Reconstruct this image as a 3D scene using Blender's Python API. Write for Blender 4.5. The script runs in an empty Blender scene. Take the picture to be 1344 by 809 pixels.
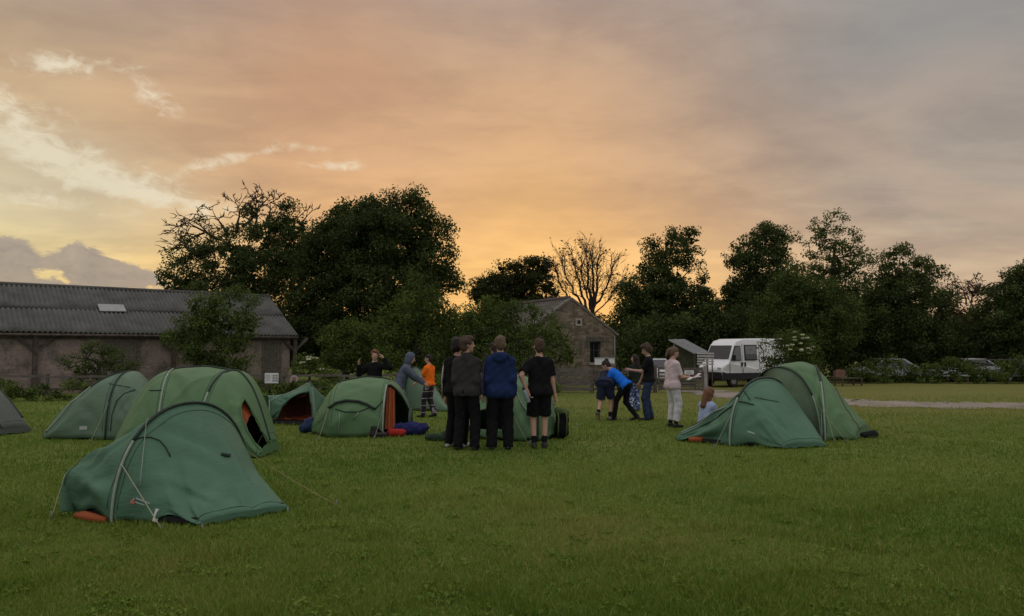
import bpy, math, random
import numpy as np
from mathutils import Vector, Matrix

# ------------------------------------------------------------------ scene, camera, light
SC = bpy.context.scene
COL = SC.collection
R = math.radians
IW, IH, F = 1344.0, 809.0, 970.0
HOR = 459.0                      # picture row of the horizon
CAMZ = 1.6
PITCH = math.atan((HOR - IH / 2) / F)

cam_d = bpy.data.cameras.new('camera')
cam = bpy.data.objects.new('camera', cam_d)
COL.objects.link(cam)
cam.location = (0, 0, CAMZ)
cam.rotation_euler = (math.pi / 2 + PITCH, 0, 0)
cam_d.sensor_width = 36
cam_d.lens = 36 * F / IW
cam_d.clip_start = 0.05
cam_d.clip_end = 4000
SC.camera = cam
SC.view_settings.view_transform = 'Standard'
SC.view_settings.look = 'None'
SC.view_settings.exposure = 0.0
SC.view_settings.gamma = 1.0
SC.view_settings.use_curve_mapping = False
SC.cycles.max_bounces = 6
SC.cycles.diffuse_bounces = 3
SC.cycles.transmission_bounces = 3
SC.cycles.transparent_max_bounces = 6
SC.cycles.use_denoising = True


def lin(r, g, b):
    def f(c):
        c /= 255.0
        return c / 12.92 if c <= 0.04045 else ((c + 0.055) / 1.055) ** 2.4
    return (f(r), f(g), f(b), 1.0)


class NT:
    """small helper to write node expressions"""
    def __init__(self, tree):
        self.t = tree
        self.n = tree.nodes
        self.l = tree.links

    def new(self, kind, **kw):
        nd = self.n.new(kind)
        for k, v in kw.items():
            setattr(nd, k, v)
        return nd

    def put(self, sock, v):
        if hasattr(v, 'is_output'):
            self.l.new(v, sock)
        elif v is not None:
            sock.default_value = v

    def m(self, op, a, b=None, c=None, clamp=False):
        nd = self.new('ShaderNodeMath', operation=op, use_clamp=clamp)
        self.put(nd.inputs[0], a)
        self.put(nd.inputs[1], b)
        self.put(nd.inputs[2], c)
        return nd.outputs[0]

    def add(self, a, b): return self.m('ADD', a, b)
    def sub(self, a, b): return self.m('SUBTRACT', a, b)
    def mul(self, a, b): return self.m('MULTIPLY', a, b)
    def div(self, a, b): return self.m('DIVIDE', a, b)

    def smooth(self, x, e0, e1, o0=0.0, o1=1.0):
        nd = self.new('ShaderNodeMapRange', interpolation_type='SMOOTHSTEP')
        self.put(nd.inputs['Value'], x)
        nd.inputs['From Min'].default_value = e0
        nd.inputs['From Max'].default_value = e1
        nd.inputs['To Min'].default_value = o0
        nd.inputs['To Max'].default_value = o1
        return nd.outputs[0]

    def mix(self, f, a, b, mode='MIX'):
        nd = self.new('ShaderNodeMix', data_type='RGBA', blend_type=mode)
        self.put(nd.inputs[0], f)
        self.put(nd.inputs[6], a)
        self.put(nd.inputs[7], b)
        return nd.outputs[2]

    def ramp(self, x, stops, interp='LINEAR'):
        nd = self.new('ShaderNodeValToRGB')
        cr = nd.color_ramp
        cr.interpolation = interp
        while len(cr.elements) < len(stops):
            cr.elements.new(0.5)
        for e, (p, c) in zip(cr.elements, stops):
            e.position = p
            e.color = c
        self.put(nd.inputs[0], x)
        return nd.outputs[0]

    def xyz(self, x, y, z):
        nd = self.new('ShaderNodeCombineXYZ')
        self.put(nd.inputs[0], x)
        self.put(nd.inputs[1], y)
        self.put(nd.inputs[2], z)
        return nd.outputs[0]

    def sep(self, v):
        nd = self.new('ShaderNodeSeparateXYZ')
        self.l.new(v, nd.inputs[0])
        return nd.outputs

    def noise(self, vec, scale, detail=4.0, rough=0.55, dist=0.0, color=False):
        nd = self.new('ShaderNodeTexNoise')
        if vec is not None:
            self.l.new(vec, nd.inputs['Vector'])
        nd.inputs['Scale'].default_value = scale
        nd.inputs['Detail'].default_value = detail
        nd.inputs['Roughness'].default_value = rough
        nd.inputs['Distortion'].default_value = dist
        return nd.outputs['Color' if color else 'Fac']

    def scaled(self, vec, s, off=(0, 0, 0), rot=(0, 0, 0)):
        nd = self.new('ShaderNodeMapping')
        self.l.new(vec, nd.inputs[0])
        nd.inputs['Scale'].default_value = s
        nd.inputs['Location'].default_value = off
        nd.inputs['Rotation'].default_value = rot
        return nd.outputs[0]


# ---- sky: Nishita at dusk behind a cloud deck lit from below the horizon, plus added fill overhead and behind
SUN_AZ = math.atan((770 - 672) / F)      # to the right of the view axis, behind the trees
SUN_EL = R(2.5)
world = bpy.data.worlds.new('World')
SC.world = world
world.use_nodes = True
wt = world.node_tree
wt.nodes.clear()
w = NT(wt)
tc = w.new('ShaderNodeTexCoord').outputs['Generated']
sx, sy, sz = w.sep(tc)[0:3]
az = w.m('ARCTAN2', sx, sy)
el = w.m('ARCSINE', w.m('MINIMUM', w.m('MAXIMUM', sz, -0.999), 0.999))


def azp(px):
    return math.atan((px - 672) / F)


def elp(px, py):
    return math.atan((HOR - py) / F * math.cos(azp(px)))


e01 = w.div(w.m('MAXIMUM', el, 0.0), 1.5708)          # 0 horizon .. 1 zenith


def st(e):
    return min(1.0, e / 1.5708)


ZEN_FILL = (1.02, 1.0, 1.02, 1)  # unseen overhead sky, raised above its dusk brightness as fill for the ground
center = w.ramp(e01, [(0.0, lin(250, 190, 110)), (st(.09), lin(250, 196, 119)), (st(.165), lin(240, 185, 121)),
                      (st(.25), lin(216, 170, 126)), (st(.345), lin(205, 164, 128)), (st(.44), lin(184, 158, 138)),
                      (st(.75), ZEN_FILL), (1.0, ZEN_FILL)])
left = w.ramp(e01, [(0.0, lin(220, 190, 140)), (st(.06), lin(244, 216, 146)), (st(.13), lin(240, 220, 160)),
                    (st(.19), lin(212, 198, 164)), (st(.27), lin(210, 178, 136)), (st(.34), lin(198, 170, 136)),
                    (st(.43), lin(180, 162, 144)), (st(.75), ZEN_FILL), (1.0, ZEN_FILL)])
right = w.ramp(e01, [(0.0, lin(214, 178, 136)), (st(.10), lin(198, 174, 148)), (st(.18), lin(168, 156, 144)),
                     (st(.29), lin(154, 146, 139)), (st(.40), lin(147, 145, 143)), (st(.75), ZEN_FILL), (1.0, ZEN_FILL)])
back = w.ramp(e01, [(0.0, (.40, .40, .44, 1)), (st(.3), (.70, .70, .76, 1)), (st(.75), ZEN_FILL), (1.0, ZEN_FILL)])  # unseen sky behind the camera, brighter than at sunset, added as frontal fill
wl = w.smooth(az, azp(-60), azp(430), 1.0, 0.0)
wr = w.smooth(az, azp(690), azp(1260))
base = w.mix(wl, center, left)
base = w.mix(wr, base, right)
aaz = w.m('ABSOLUTE', az)
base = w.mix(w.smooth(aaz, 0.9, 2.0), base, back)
# cloud-deck coordinates: flattened towards the horizon as a real layer is
dz = w.add(w.m('MAXIMUM', sz, 0.0), 0.10)
deck = w.xyz(w.div(sx, dz), w.div(sy, dz), 0.0)
deck_r = w.scaled(deck, (1.0, 1.5, 1.0), rot=(0, 0, R(-28)))
n1 = w.noise(deck_r, 0.85, 6, 0.55, 0.5)
n2 = w.noise(w.scaled(deck_r, (1, 1, 1), off=(7.3, 2.1, 0)), 2.6, 7, 0.58, 0.8)
n3 = w.noise(w.xyz(w.mul(az, 10.0), w.mul(el, 24.0), 3.0), 1.0, 6, 0.6, 0.6)
n4 = w.noise(w.xyz(w.mul(az, 20.0), w.mul(el, 26.0), 9.0), 1.0, 7, 0.6, 0.3)
vary = w.add(w.smooth(n1, 0.3, 0.7, -0.11, 0.11), w.smooth(n2, 0.3, 0.7, -0.035, 0.035))
vary = w.add(vary, w.smooth(n3, 0.3, 0.7, -0.035, 0.035))
dark_c = w.mix(1.0, base, (0.74, 0.72, 0.77, 1), 'MULTIPLY')
light_c = w.mix(1.0, base, (1.17, 1.16, 1.12, 1), 'MULTIPLY')
base = w.mix(w.smooth(vary, -0.2, 0.2), dark_c, light_c)


def blob(px, py, rx, ry, rot=0.0):
    a0, e0 = azp(px), elp(px, py)
    da = w.sub(az, a0)
    de = w.sub(el, e0)
    c, s = math.cos(rot), math.sin(rot)
    u = w.add(w.mul(da, c * F / rx), w.mul(de, s * F / rx))
    v = w.add(w.mul(da, -s * F / ry), w.mul(de, c * F / ry))
    q = w.add(w.mul(u, u), w.mul(v, v))
    return w.m('EXPONENT', w.mul(q, -1.0))


def total(lst):
    o = lst[0]
    for b in lst[1:]:
        o = w.add(o, b)
    return o


# bright torn gaps in the deck on the left
gaps = total([blob(12, 146, 52, 24, -0.35), blob(85, 201, 90, 16, -0.12), blob(110, 232, 100, 15, -0.25), blob(225, 258, 95, 12, -0.12), blob(196, 118, 34, 16, -0.6),
              blob(292, 206, 34, 10, 0.35), blob(432, 216, 34, 8, 0.05), blob(395, 190, 46, 6, -0.1), blob(80, 78, 60, 12, 0.1), blob(40, 262, 90, 12, 0.0), blob(345, 196, 26, 6, 0.2)])
n5 = w.noise(w.xyz(w.mul(az, 34.0), w.mul(el, 62.0), 5.0), 1.0, 8, 0.62, 0.9)
tear = w.add(w.mul(n4, 0.30), w.add(w.mul(n3, 0.25), w.mul(n5, 0.45)))
gm = w.mul(w.smooth(gaps, 0.06, 0.35), w.smooth(w.add(w.mul(gaps, 0.24), w.mul(w.sub(tear, 0.5), 1.55)), 0.06, 0.40))
base = w.mix(w.mul(gm, 0.80), base, lin(250, 240, 212))
pale = total([blob(70, 262, 200, 40, -0.05), blob(20, 210, 90, 60)])
base = w.mix(w.mul(w.m('MINIMUM', pale, 1.0), 0.36), base, lin(222, 210, 176))
# glow around the hidden sun
glow = total([blob(760, 380, 190, 70), blob(690, 300, 90, 120, 0.0)])
base = w.mix(w.mul(w.m('MINIMUM', glow, 1.0), 0.25), base, lin(255, 202, 112))
pink = blob(440, 75, 120, 110)
base = w.mix(w.mul(pink, 0.35), base, lin(222, 162, 116))
# mauve cumulus low on the left
cum = total([blob(2, 338, 34, 20), blob(104, 338, 24, 18), blob(40, 384, 120, 13), blob(165, 364, 46, 13), blob(-120, 345, 100, 40), blob(130, 352, 30, 12)])
cm = w.smooth(w.add(cum, w.add(w.mul(w.sub(n4, 0.5), 1.0), w.mul(w.sub(n5, 0.5), 1.1))), 0.43, 0.72)
base = w.mix(w.mul(cm, 0.90), base, w.mix(w.smooth(w.add(n4, w.mul(n5, .6)), .5, 1.05), lin(138, 130, 128), lin(172, 157, 144)))
# pale wisps on the right
wisp = total([blob(1200, 225, 150, 22, -0.5), blob(1300, 265, 90, 16, -0.1), blob(1240, 100, 120, 50, 0.2)])
base = w.mix(w.mul(w.smooth(w.mul(wisp, w.add(n3, 0.3)), 0.1, 0.9), 0.45), base, lin(200, 172, 150))
base = w.mix(0.11, base, lin(200, 182, 166))
bw = blob(1260, 40, 240, 60)
base = w.mix(w.mul(bw, 0.5), base, lin(150, 150, 150))
sky = w.new('ShaderNodeTexSky', sky_type='NISHITA')
sky.sun_disc = False
sky.sun_elevation = SUN_EL
sky.sun_rotation = SUN_AZ
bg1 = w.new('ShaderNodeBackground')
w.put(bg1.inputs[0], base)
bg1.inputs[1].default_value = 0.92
bg2 = w.new('ShaderNodeBackground')
w.put(bg2.inputs[0], sky.outputs[0])
bg2.inputs[1].default_value = 0.008
addsh = w.new('ShaderNodeAddShader')
w.l.new(bg1.outputs[0], addsh.inputs[0])
w.l.new(bg2.outputs[0], addsh.inputs[1])
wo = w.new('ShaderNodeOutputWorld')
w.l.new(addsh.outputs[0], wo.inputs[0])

sun_d = bpy.data.lights.new('sun', 'SUN')
sun_d.energy = 0.25
sun_d.angle = R(12)
sun_d.color = (1.0, 0.72, 0.42)
sun = bpy.data.objects.new('sun', sun_d)
COL.objects.link(sun)
sd = Vector((math.sin(SUN_AZ) * math.cos(SUN_EL), math.cos(SUN_AZ) * math.cos(SUN_EL), math.sin(SUN_EL)))
sun.rotation_euler = sd.to_track_quat('Z', 'Y').to_euler()
sun.location = (10, 60, 30)

rng = np.random.default_rng(11)
random.seed(5)


# ------------------------------------------------------------------ where things stand
def gz(x, y):
    t = np.clip((np.asarray(y, float) - 12.0) / 20.0, 0, 1)
    drop = -0.45 * t * t * (3 - 2 * t)
    return drop + 0.018 * np.sin(0.55 * np.asarray(x, float) + 0.8) * np.sin(0.43 * np.asarray(y, float))


def gzf(x, y):
    return float(gz(x, y))


def ray(px, py):
    xc, yc = (px - IW / 2) / F, (IH / 2 - py) / F
    return Vector((xc, math.cos(PITCH) - yc * math.sin(PITCH), math.sin(PITCH) + yc * math.cos(PITCH)))


def at(px, py, y):
    d = ray(px, py)
    k = y / d.y
    return Vector((d.x * k, y, CAMZ + d.z * k))


def ground(px, py):
    d = ray(px, py)
    lo, hi = 1.0, 400.0
    for _ in range(60):
        mid = (lo + hi) / 2
        k = mid / d.y
        if CAMZ + d.z * k > gzf(d.x * k, mid):
            lo = mid
        else:
            hi = mid
    k = lo / d.y
    return Vector((d.x * k, lo, gzf(d.x * k, lo)))


def gx(px, y):
    """ground point under picture column px at distance y"""
    x = (px - IW / 2) / F * (y * math.cos(PITCH) + (0 - CAMZ) * math.sin(PITCH))
    return Vector((x, y, gzf(x, y)))


# ------------------------------------------------------------------ object helpers
def tag(o, label=None, cat=None, group=None, kind=None):
    if label: o['label'] = label
    if cat: o['category'] = cat
    if group: o['group'] = group
    if kind: o['kind'] = kind
    return o


def empty(name, loc, rz=0.0, label=None, cat=None, group=None):
    o = bpy.data.objects.new(name, None)
    COL.objects.link(o)
    o.location = loc
    o.rotation_euler = (0, 0, rz)
    o.empty_display_size = 0.2
    return tag(o, label, cat, group)


def link(name, me, mat, parent=None, world_space=False):
    """link a mesh; world_space: its vertices are world points and get moved under the parent"""
    o = bpy.data.objects.new(name, me)
    COL.objects.link(o)
    mats = mat if isinstance(mat, (list, tuple)) else [mat]
    for m_ in mats:
        if m_: me.materials.append(m_)
    if parent is not None:
        o.parent = parent
        if world_space:
            mw = Matrix.Translation(parent.location) @ parent.rotation_euler.to_matrix().to_4x4()
            if parent.parent is not None:
                pp = parent.parent
                mw = Matrix.Translation(pp.location) @ pp.rotation_euler.to_matrix().to_4x4() @ mw
            me.transform(mw.inverted())
    return o


def np_mesh(name, verts, faces, nper, smooth=False, attr=None, mat_index=None):
    """fast mesh: faces is an int array (n, nper)"""
    me = bpy.data.meshes.new(name)
    verts = np.asarray(verts, np.float32)
    faces = np.asarray(faces, np.int32)
    me.vertices.add(len(verts))
    me.vertices.foreach_set('co', verts.ravel())
    me.loops.add(faces.size)
    me.loops.foreach_set('vertex_index', faces.ravel())
    me.polygons.add(len(faces))
    me.polygons.foreach_set('loop_start', np.arange(0, faces.size, nper, dtype=np.int32))
    if smooth:
        me.polygons.foreach_set('use_smooth', np.ones(len(faces), bool))
    if attr is not None:
        a = me.attributes.new('tint', 'FLOAT', 'POINT')
        a.data.foreach_set('value', np.asarray(attr, np.float32))
    me.update(calc_edges=True)
    me.validate()
    return me


class MB:
    """collects pieces of one part"""
    def __init__(self):
        self.v, self.f, self.mi, self.sm = [], [], [], []
        self.cur = 0

    def face(self, idx, smooth=False):
        self.f.append(tuple(idx)); self.mi.append(self.cur); self.sm.append(smooth)

    def box(self, c, s, rz=0.0, taper=0.0):
        c = Vector(c); n = len(self.v)
        cr, sr = math.cos(rz), math.sin(rz)
        for dz_ in (-.5, .5):
            k = 1 - taper * (dz_ + .5)
            for dx, dy in ((-.5, -.5), (.5, -.5), (.5, .5), (-.5, .5)):
                x, y = dx * s[0] * k, dy * s[1] * k
                self.v.append((c.x + x * cr - y * sr, c.y + x * sr + y * cr, c.z + dz_ * s[2]))
        for q in ((0, 3, 2, 1), (4, 5, 6, 7), (0, 1, 5, 4), (1, 2, 6, 5), (2, 3, 7, 6), (3, 0, 4, 7)):
            self.face([n + i for i in q])
        return self

    def bar(self, a, b, wd, ht=None, up=(0, 0, 1)):
        """rectangular bar from a to b"""
        a, b = Vector(a), Vector(b)
        ht = ht or wd
        d = (b - a).normalized()
        u = Vector(up)
        s_ = d.cross(u)
        if s_.length < 1e-4: s_ = d.cross(Vector((1, 0, 0)))
        s_.normalize()
        u = s_.cross(d)
        n = len(self.v)
        for p in (a, b):
            for i, j in ((-1, -1), (1, -1), (1, 1), (-1, 1)):
                self.v.append(tuple(p + s_ * (i * wd / 2) + u * (j * ht / 2)))
        for q in ((0, 1, 2, 3), (7, 6, 5, 4), (0, 4, 5, 1), (1, 5, 6, 2), (2, 6, 7, 3), (3, 7, 4, 0)):
            self.face([n + i for i in q])
        return self

    def tube(self, pts, r, sides=6, cap=True):
        pts = [Vector(p) for p in pts]
        rs = r if isinstance(r, (list, tuple)) else [r] * len(pts)
        n0 = len(self.v)
        prev = None
        for i, p in enumerate(pts):
            d = (pts[min(i + 1, len(pts) - 1)] - pts[max(i - 1, 0)])
            if d.length < 1e-7: d = Vector((0, 0, 1))
            d.normalize()
            if prev is None:
                u = d.cross(Vector((0, 0, 1)))
                if u.length < 1e-3: u = d.cross(Vector((1, 0, 0)))
            else:
                u = prev - d * prev.dot(d)
                if u.length < 1e-5: u = d.cross(Vector((1, 0, 0)))
            u.normalize(); prev = u
            v = d.cross(u)
            for k in range(sides):
                t = 2 * math.pi * k / sides
                self.v.append(tuple(p + (u * math.cos(t) + v * math.sin(t)) * rs[i]))
        for i in range(len(pts) - 1):
            for k in range(sides):
                a = n0 + i * sides + k; b = n0 + i * sides + (k + 1) % sides
                self.face((a, b, b + sides, a + sides), True)
        if cap:
            self.face([n0 + k for k in range(sides)][::-1])
            self.face([n0 + (len(pts) - 1) * sides + k for k in range(sides)])
        return self

    def prism(self, poly, thick):
        """poly: world points of one face; extruded along its normal by thick (vector)"""
        poly = [Vector(p) for p in poly]; t = Vector(thick); n = len(self.v); k = len(poly)
        for p in poly: self.v.append(tuple(p))
        for p in poly: self.v.append(tuple(p + t))
        self.face(range(n, n + k)); self.face(range(n + 2 * k - 1, n + k - 1, -1))
        for i in range(k):
            j = (i + 1) % k
            self.face((n + i, n + k + i, n + k + j, n + j))
        return self

    def ball(self, c, r, seg=10, ring=7):
        c = Vector(c); rx, ry, rz_ = r if isinstance(r, (tuple, list)) else (r, r, r)
        n = len(self.v)
        for i in range(ring + 1):
            th = math.pi * i / ring
            for k in range(seg):
                ph = 2 * math.pi * k / seg
                self.v.append((c.x + rx * math.sin(th) * math.cos(ph), c.y + ry * math.sin(th) * math.sin(ph), c.z + rz_ * math.cos(th)))
        for i in range(ring):
            for k in range(seg):
                a = n + i * seg + k; b = n + i * seg + (k + 1) % seg
                self.face((a, a + seg, b + seg, b), True)
        return self

    def np(self, verts, faces, smooth=True):
        n = len(self.v)
        self.v.extend(map(tuple, verts))
        for f in faces: self.face([n + int(i) for i in f], smooth)
        return self

    def mesh(self, name):
        me = bpy.data.meshes.new(name)
        me.from_pydata(self.v, [], self.f)
        me.polygons.foreach_set('material_index', self.mi)
        me.polygons.foreach_set('use_smooth', self.sm)
        import bmesh
        bm = bmesh.new(); bm.from_mesh(me)
        bmesh.ops.recalc_face_normals(bm, faces=bm.faces)
        bm.to_mesh(me); bm.free()
        me.update()
        return me

    def build(self, name, mat, parent=None, world_space=True, bevel=0.0):
        o = link(name, self.mesh(name), mat, parent, world_space)
        if bevel:
            b = o.modifiers.new('bevel', 'BEVEL'); b.width = bevel; b.segments = 2; b.limit_method = 'ANGLE'
        return o


# ------------------------------------------------------------------ materials
def mat(name, col, rough=0.8, var=0.15, scale=6.0, bump=0.0, bscale=40.0, metal=0.0, spec=0.3, col2=None, detail=5.0, trans=0.0, coord='Object', stretch=(1, 1, 1), sheen=0.0):
    m_ = bpy.data.materials.new(name); m_.use_nodes = True
    t = NT(m_.node_tree); t.n.clear()
    c4 = (col[0], col[1], col[2], 1)
    tcn = t.new('ShaderNodeTexCoord').outputs[coord]
    vec = t.scaled(tcn, stretch)
    n = t.noise(vec, scale, detail, 0.6)
    d2 = col2 if col2 else tuple(c * (1 - 1.6 * var) for c in col)
    l2 = tuple(min(1, c * (1 + 1.2 * var)) for c in col)
    cc = t.ramp(n, [(0.28, (d2[0], d2[1], d2[2], 1)), (0.52, c4), (0.75, (l2[0], l2[1], l2[2], 1))])
    p = t.new('ShaderNodeBsdfPrincipled')
    t.put(p.inputs['Base Color'], cc)
    p.inputs['Roughness'].default_value = rough
    p.inputs['Metallic'].default_value = metal
    p.inputs['Specular IOR Level'].default_value = spec
    if sheen: p.inputs['Sheen Weight'].default_value = sheen
    if bump:
        b = t.new('ShaderNodeBump'); b.inputs['Strength'].default_value = bump; b.inputs['Distance'].default_value = 0.02
        t.l.new(t.noise(vec, bscale, 5, 0.6), b.inputs['Height'])
        t.l.new(b.outputs[0], p.inputs['Normal'])
    out = t.new('ShaderNodeOutputMaterial')
    if trans:
        tr = t.new('ShaderNodeBsdfTranslucent'); t.put(tr.inputs[0], cc)
        mx = t.new('ShaderNodeMixShader'); mx.inputs[0].default_value = trans
        t.l.new(p.outputs[0], mx.inputs[1]); t.l.new(tr.outputs[0], mx.inputs[2])
        t.l.new(mx.outputs[0], out.inputs[0])
    else:
        t.l.new(p.outputs[0], out.inputs[0])
    return m_


def leaf_mat(name, dark, mid, light, trans=0.3):
    m_ = bpy.data.materials.new(name); m_.use_nodes = True
    t = NT(m_.node_tree); t.n.clear()
    at_ = t.new('ShaderNodeAttribute'); at_.attribute_name = 'tint'
    cc = t.ramp(at_.outputs['Fac'], [(0.0, (*dark, 1)), (0.5, (*mid, 1)), (1.0, (*light, 1))])
    d = t.new('ShaderNodeBsdfPrincipled'); t.put(d.inputs['Base Color'], cc); d.inputs['Roughness'].default_value = 0.7
    d.inputs['Specular IOR Level'].default_value = 0.15
    tr = t.new('ShaderNodeBsdfTranslucent'); t.put(tr.inputs[0], t.mix(1.0, cc, (1.2, 1.1, 0.6, 1), 'MULTIPLY'))
    mx = t.new('ShaderNodeMixShader'); mx.inputs[0].default_value = trans
    t.l.new(d.outputs[0], mx.inputs[1]); t.l.new(tr.outputs[0], mx.inputs[2])
    out = t.new('ShaderNodeOutputMaterial'); t.l.new(mx.outputs[0], out.inputs[0])
    return m_


def brick_mat(name, c1, c2, mortar, bw, bh, ms=0.012, bump=0.4, stain=(0.1, 0.1, 0.08), rough=0.9, wob=0.0, axis='x'):
    m_ = bpy.data.materials.new(name); m_.use_nodes = True
    t = NT(m_.node_tree); t.n.clear()
    o = t.new('ShaderNodeTexCoord').outputs['Object']
    s_ = t.sep(o)
    v = t.xyz(s_[0] if axis == 'x' else s_[1], s_[2], 0.0)
    if wob:
        nz = t.noise(o, 2.5, 3, 0.5, color=True)
        vm = t.new('ShaderNodeVectorMath', operation='MULTIPLY_ADD')
        t.l.new(nz, vm.inputs[0]); vm.inputs[1].default_value = (wob, wob, 0); t.l.new(v, vm.inputs[2])
        v = vm.outputs[0]
    b = t.new('ShaderNodeTexBrick')
    t.l.new(v, b.inputs['Vector'])
    b.inputs['Color1'].default_value = (*c1, 1); b.inputs['Color2'].default_value = (*c2, 1); b.inputs['Mortar'].default_value = (*mortar, 1)
    b.inputs['Scale'].default_value = 1.0; b.inputs['Mortar Size'].default_value = ms; b.inputs['Mortar Smooth'].default_value = 0.3
    b.inputs['Brick Width'].default_value = bw; b.inputs['Row Height'].default_value = bh
    n = t.noise(o, 1.1, 7, 0.65)
    cc = t.mix(t.smooth(n, 0.45, 0.68), b.outputs['Color'], (*stain, 1))
    n2 = t.noise(o, 9.0, 5, 0.6)
    cc = t.mix(0.5, cc, t.mix(1.0, cc, t.ramp(n2, [(0.3, (0.45, 0.45, 0.45, 1)), (0.7, (1.3, 1.3, 1.3, 1))]), 'MULTIPLY'))
    p = t.new('ShaderNodeBsdfPrincipled'); t.put(p.inputs['Base Color'], cc); p.inputs['Roughness'].default_value = rough
    p.inputs['Specular IOR Level'].default_value = 0.2
    bp = t.new('ShaderNodeBump'); bp.inputs['Strength'].default_value = bump; bp.inputs['Distance'].default_value = 0.03
    t.put(bp.inputs['Height'], t.add(t.mul(b.outputs['Fac'], -0.6), n2))
    t.l.new(bp.outputs[0], p.inputs['Normal'])
    out = t.new('ShaderNodeOutputMaterial'); t.l.new(p.outputs[0], out.inputs[0])
    return m_


BARK = mat('bark', (0.045, 0.036, 0.028), 0.95, 0.35, 5, 0.6, 25)
WOOD = mat('weathered_wood', (0.12, 0.105, 0.085), 0.9, 0.35, 4, 0.5, 30, stretch=(1, 1, 4))
WOOD_D = mat('dark_wood', (0.085, 0.068, 0.055), 0.9, 0.35, 4, 0.5, 30)
WHITE = mat('white_paint', (0.62, 0.62, 0.60), 0.5, 0.06, 3)
GREY_METAL = mat('grey_metal', (0.22, 0.22, 0.22), 0.5, 0.12, 8, metal=0.4)
BLACK = mat('black_plastic', (0.012, 0.012, 0.013), 0.5, 0.1, 10)
RUBBER = mat('rubber', (0.015, 0.015, 0.015), 0.8, 0.1, 10)
GLASS_D = mat('dark_glass', (0.012, 0.014, 0.016), 0.08, 0.1, 3, spec=0.6)
OLIVE_LEAF = leaf_mat('leaf_olive', (0.016, 0.020, 0.006), (0.034, 0.044, 0.012), (0.062, 0.074, 0.022))
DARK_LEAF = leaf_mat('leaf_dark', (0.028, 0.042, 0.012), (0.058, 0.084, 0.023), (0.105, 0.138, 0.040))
MID_LEAF = leaf_mat('leaf_mid', (0.036, 0.058, 0.013), (0.078, 0.116, 0.026), (0.12, 0.172, 0.040))
LIGHT_LEAF = leaf_mat('leaf_light', (0.048, 0.074, 0.016), (0.100, 0.144, 0.030), (0.145, 0.20, 0.046))
RUST_LEAF = leaf_mat('leaf_rust', (0.04, 0.022, 0.012), (0.07, 0.040, 0.022), (0.09, 0.060, 0.03))
FLOWER = leaf_mat('cream_blossom', (0.40, 0.40, 0.28), (0.55, 0.55, 0.40), (0.65, 0.65, 0.5), 0.2)

# ------------------------------------------------------------------ ground, track, grass
def grass_ground_mat():
    m_ = bpy.data.materials.new('pasture'); m_.use_nodes = True
    t = NT(m_.node_tree); t.n.clear()
    o = t.new('ShaderNodeTexCoord').outputs['Object']
    a = t.noise(o, 0.22, 5, 0.6)
    b = t.noise(o, 1.6, 6, 0.62)
    c = t.noise(t.scaled(o, (1, 1, 1)), 28.0, 4, 0.7)
    col = t.ramp(t.add(t.mul(a, 0.6), t.mul(b, 0.4)),
                 [(0.30, (0.075, 0.118, 0.020, 1)), (0.48, (0.120, 0.168, 0.031, 1)), (0.60, (0.160, 0.186, 0.045, 1)), (0.74, (0.19, 0.180, 0.060, 1))])
    s_ = t.sep(o)
    dry = t.mul(t.smooth(s_[1], 11, 24), t.smooth(s_[0], -3, 8))
    col = t.mix(t.mul(dry, 0.55), col, (0.20, 0.172, 0.056, 1))
    col = t.mix(1.0, col, t.ramp(c, [(0.25, (0.35, 0.35, 0.35, 1)), (0.7, (1.35, 1.35, 1.3, 1))]), 'MULTIPLY')
    p = t.new('ShaderNodeBsdfPrincipled'); t.put(p.inputs['Base Color'], col); p.inputs['Roughness'].default_value = 0.95
    p.inputs['Specular IOR Level'].default_value = 0.1
    bp = t.new('ShaderNodeBump'); bp.inputs['Strength'].default_value = 0.9; bp.inputs['Distance'].default_value = 0.04
    t.put(bp.inputs['Height'], t.add(t.mul(c, 0.7), b)); t.l.new(bp.outputs[0], p.inputs['Normal'])
    out = t.new('ShaderNodeOutputMaterial'); t.l.new(p.outputs[0], out.inputs[0])
    return m_


xs = np.concatenate([[-2000, -900, -400, -200, -120, -80], np.arange(-60, 60.01, 0.8), [80, 120, 200, 400, 900, 2000]])
ys = np.concatenate([[-300, -100, -40, -15, -6], np.arange(0, 62.01, 0.5), [70, 85, 110, 160, 260, 500, 1200, 3000]])
X, Y = np.meshgrid(xs, ys)
GV = np.stack([X, Y, gz(X, Y)], -1).reshape(-1, 3)
nx_, ny_ = len(xs), len(ys)
ii, jj = np.meshgrid(np.arange(nx_ - 1), np.arange(ny_ - 1))
q = (jj * nx_ + ii).ravel()
ground_o = link('ground', np_mesh('ground', GV, np.stack([q, q + 1, q + nx_ + 1, q + nx_], -1), 4, True), grass_ground_mat())
tag(ground_o, kind='structure')

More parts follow.
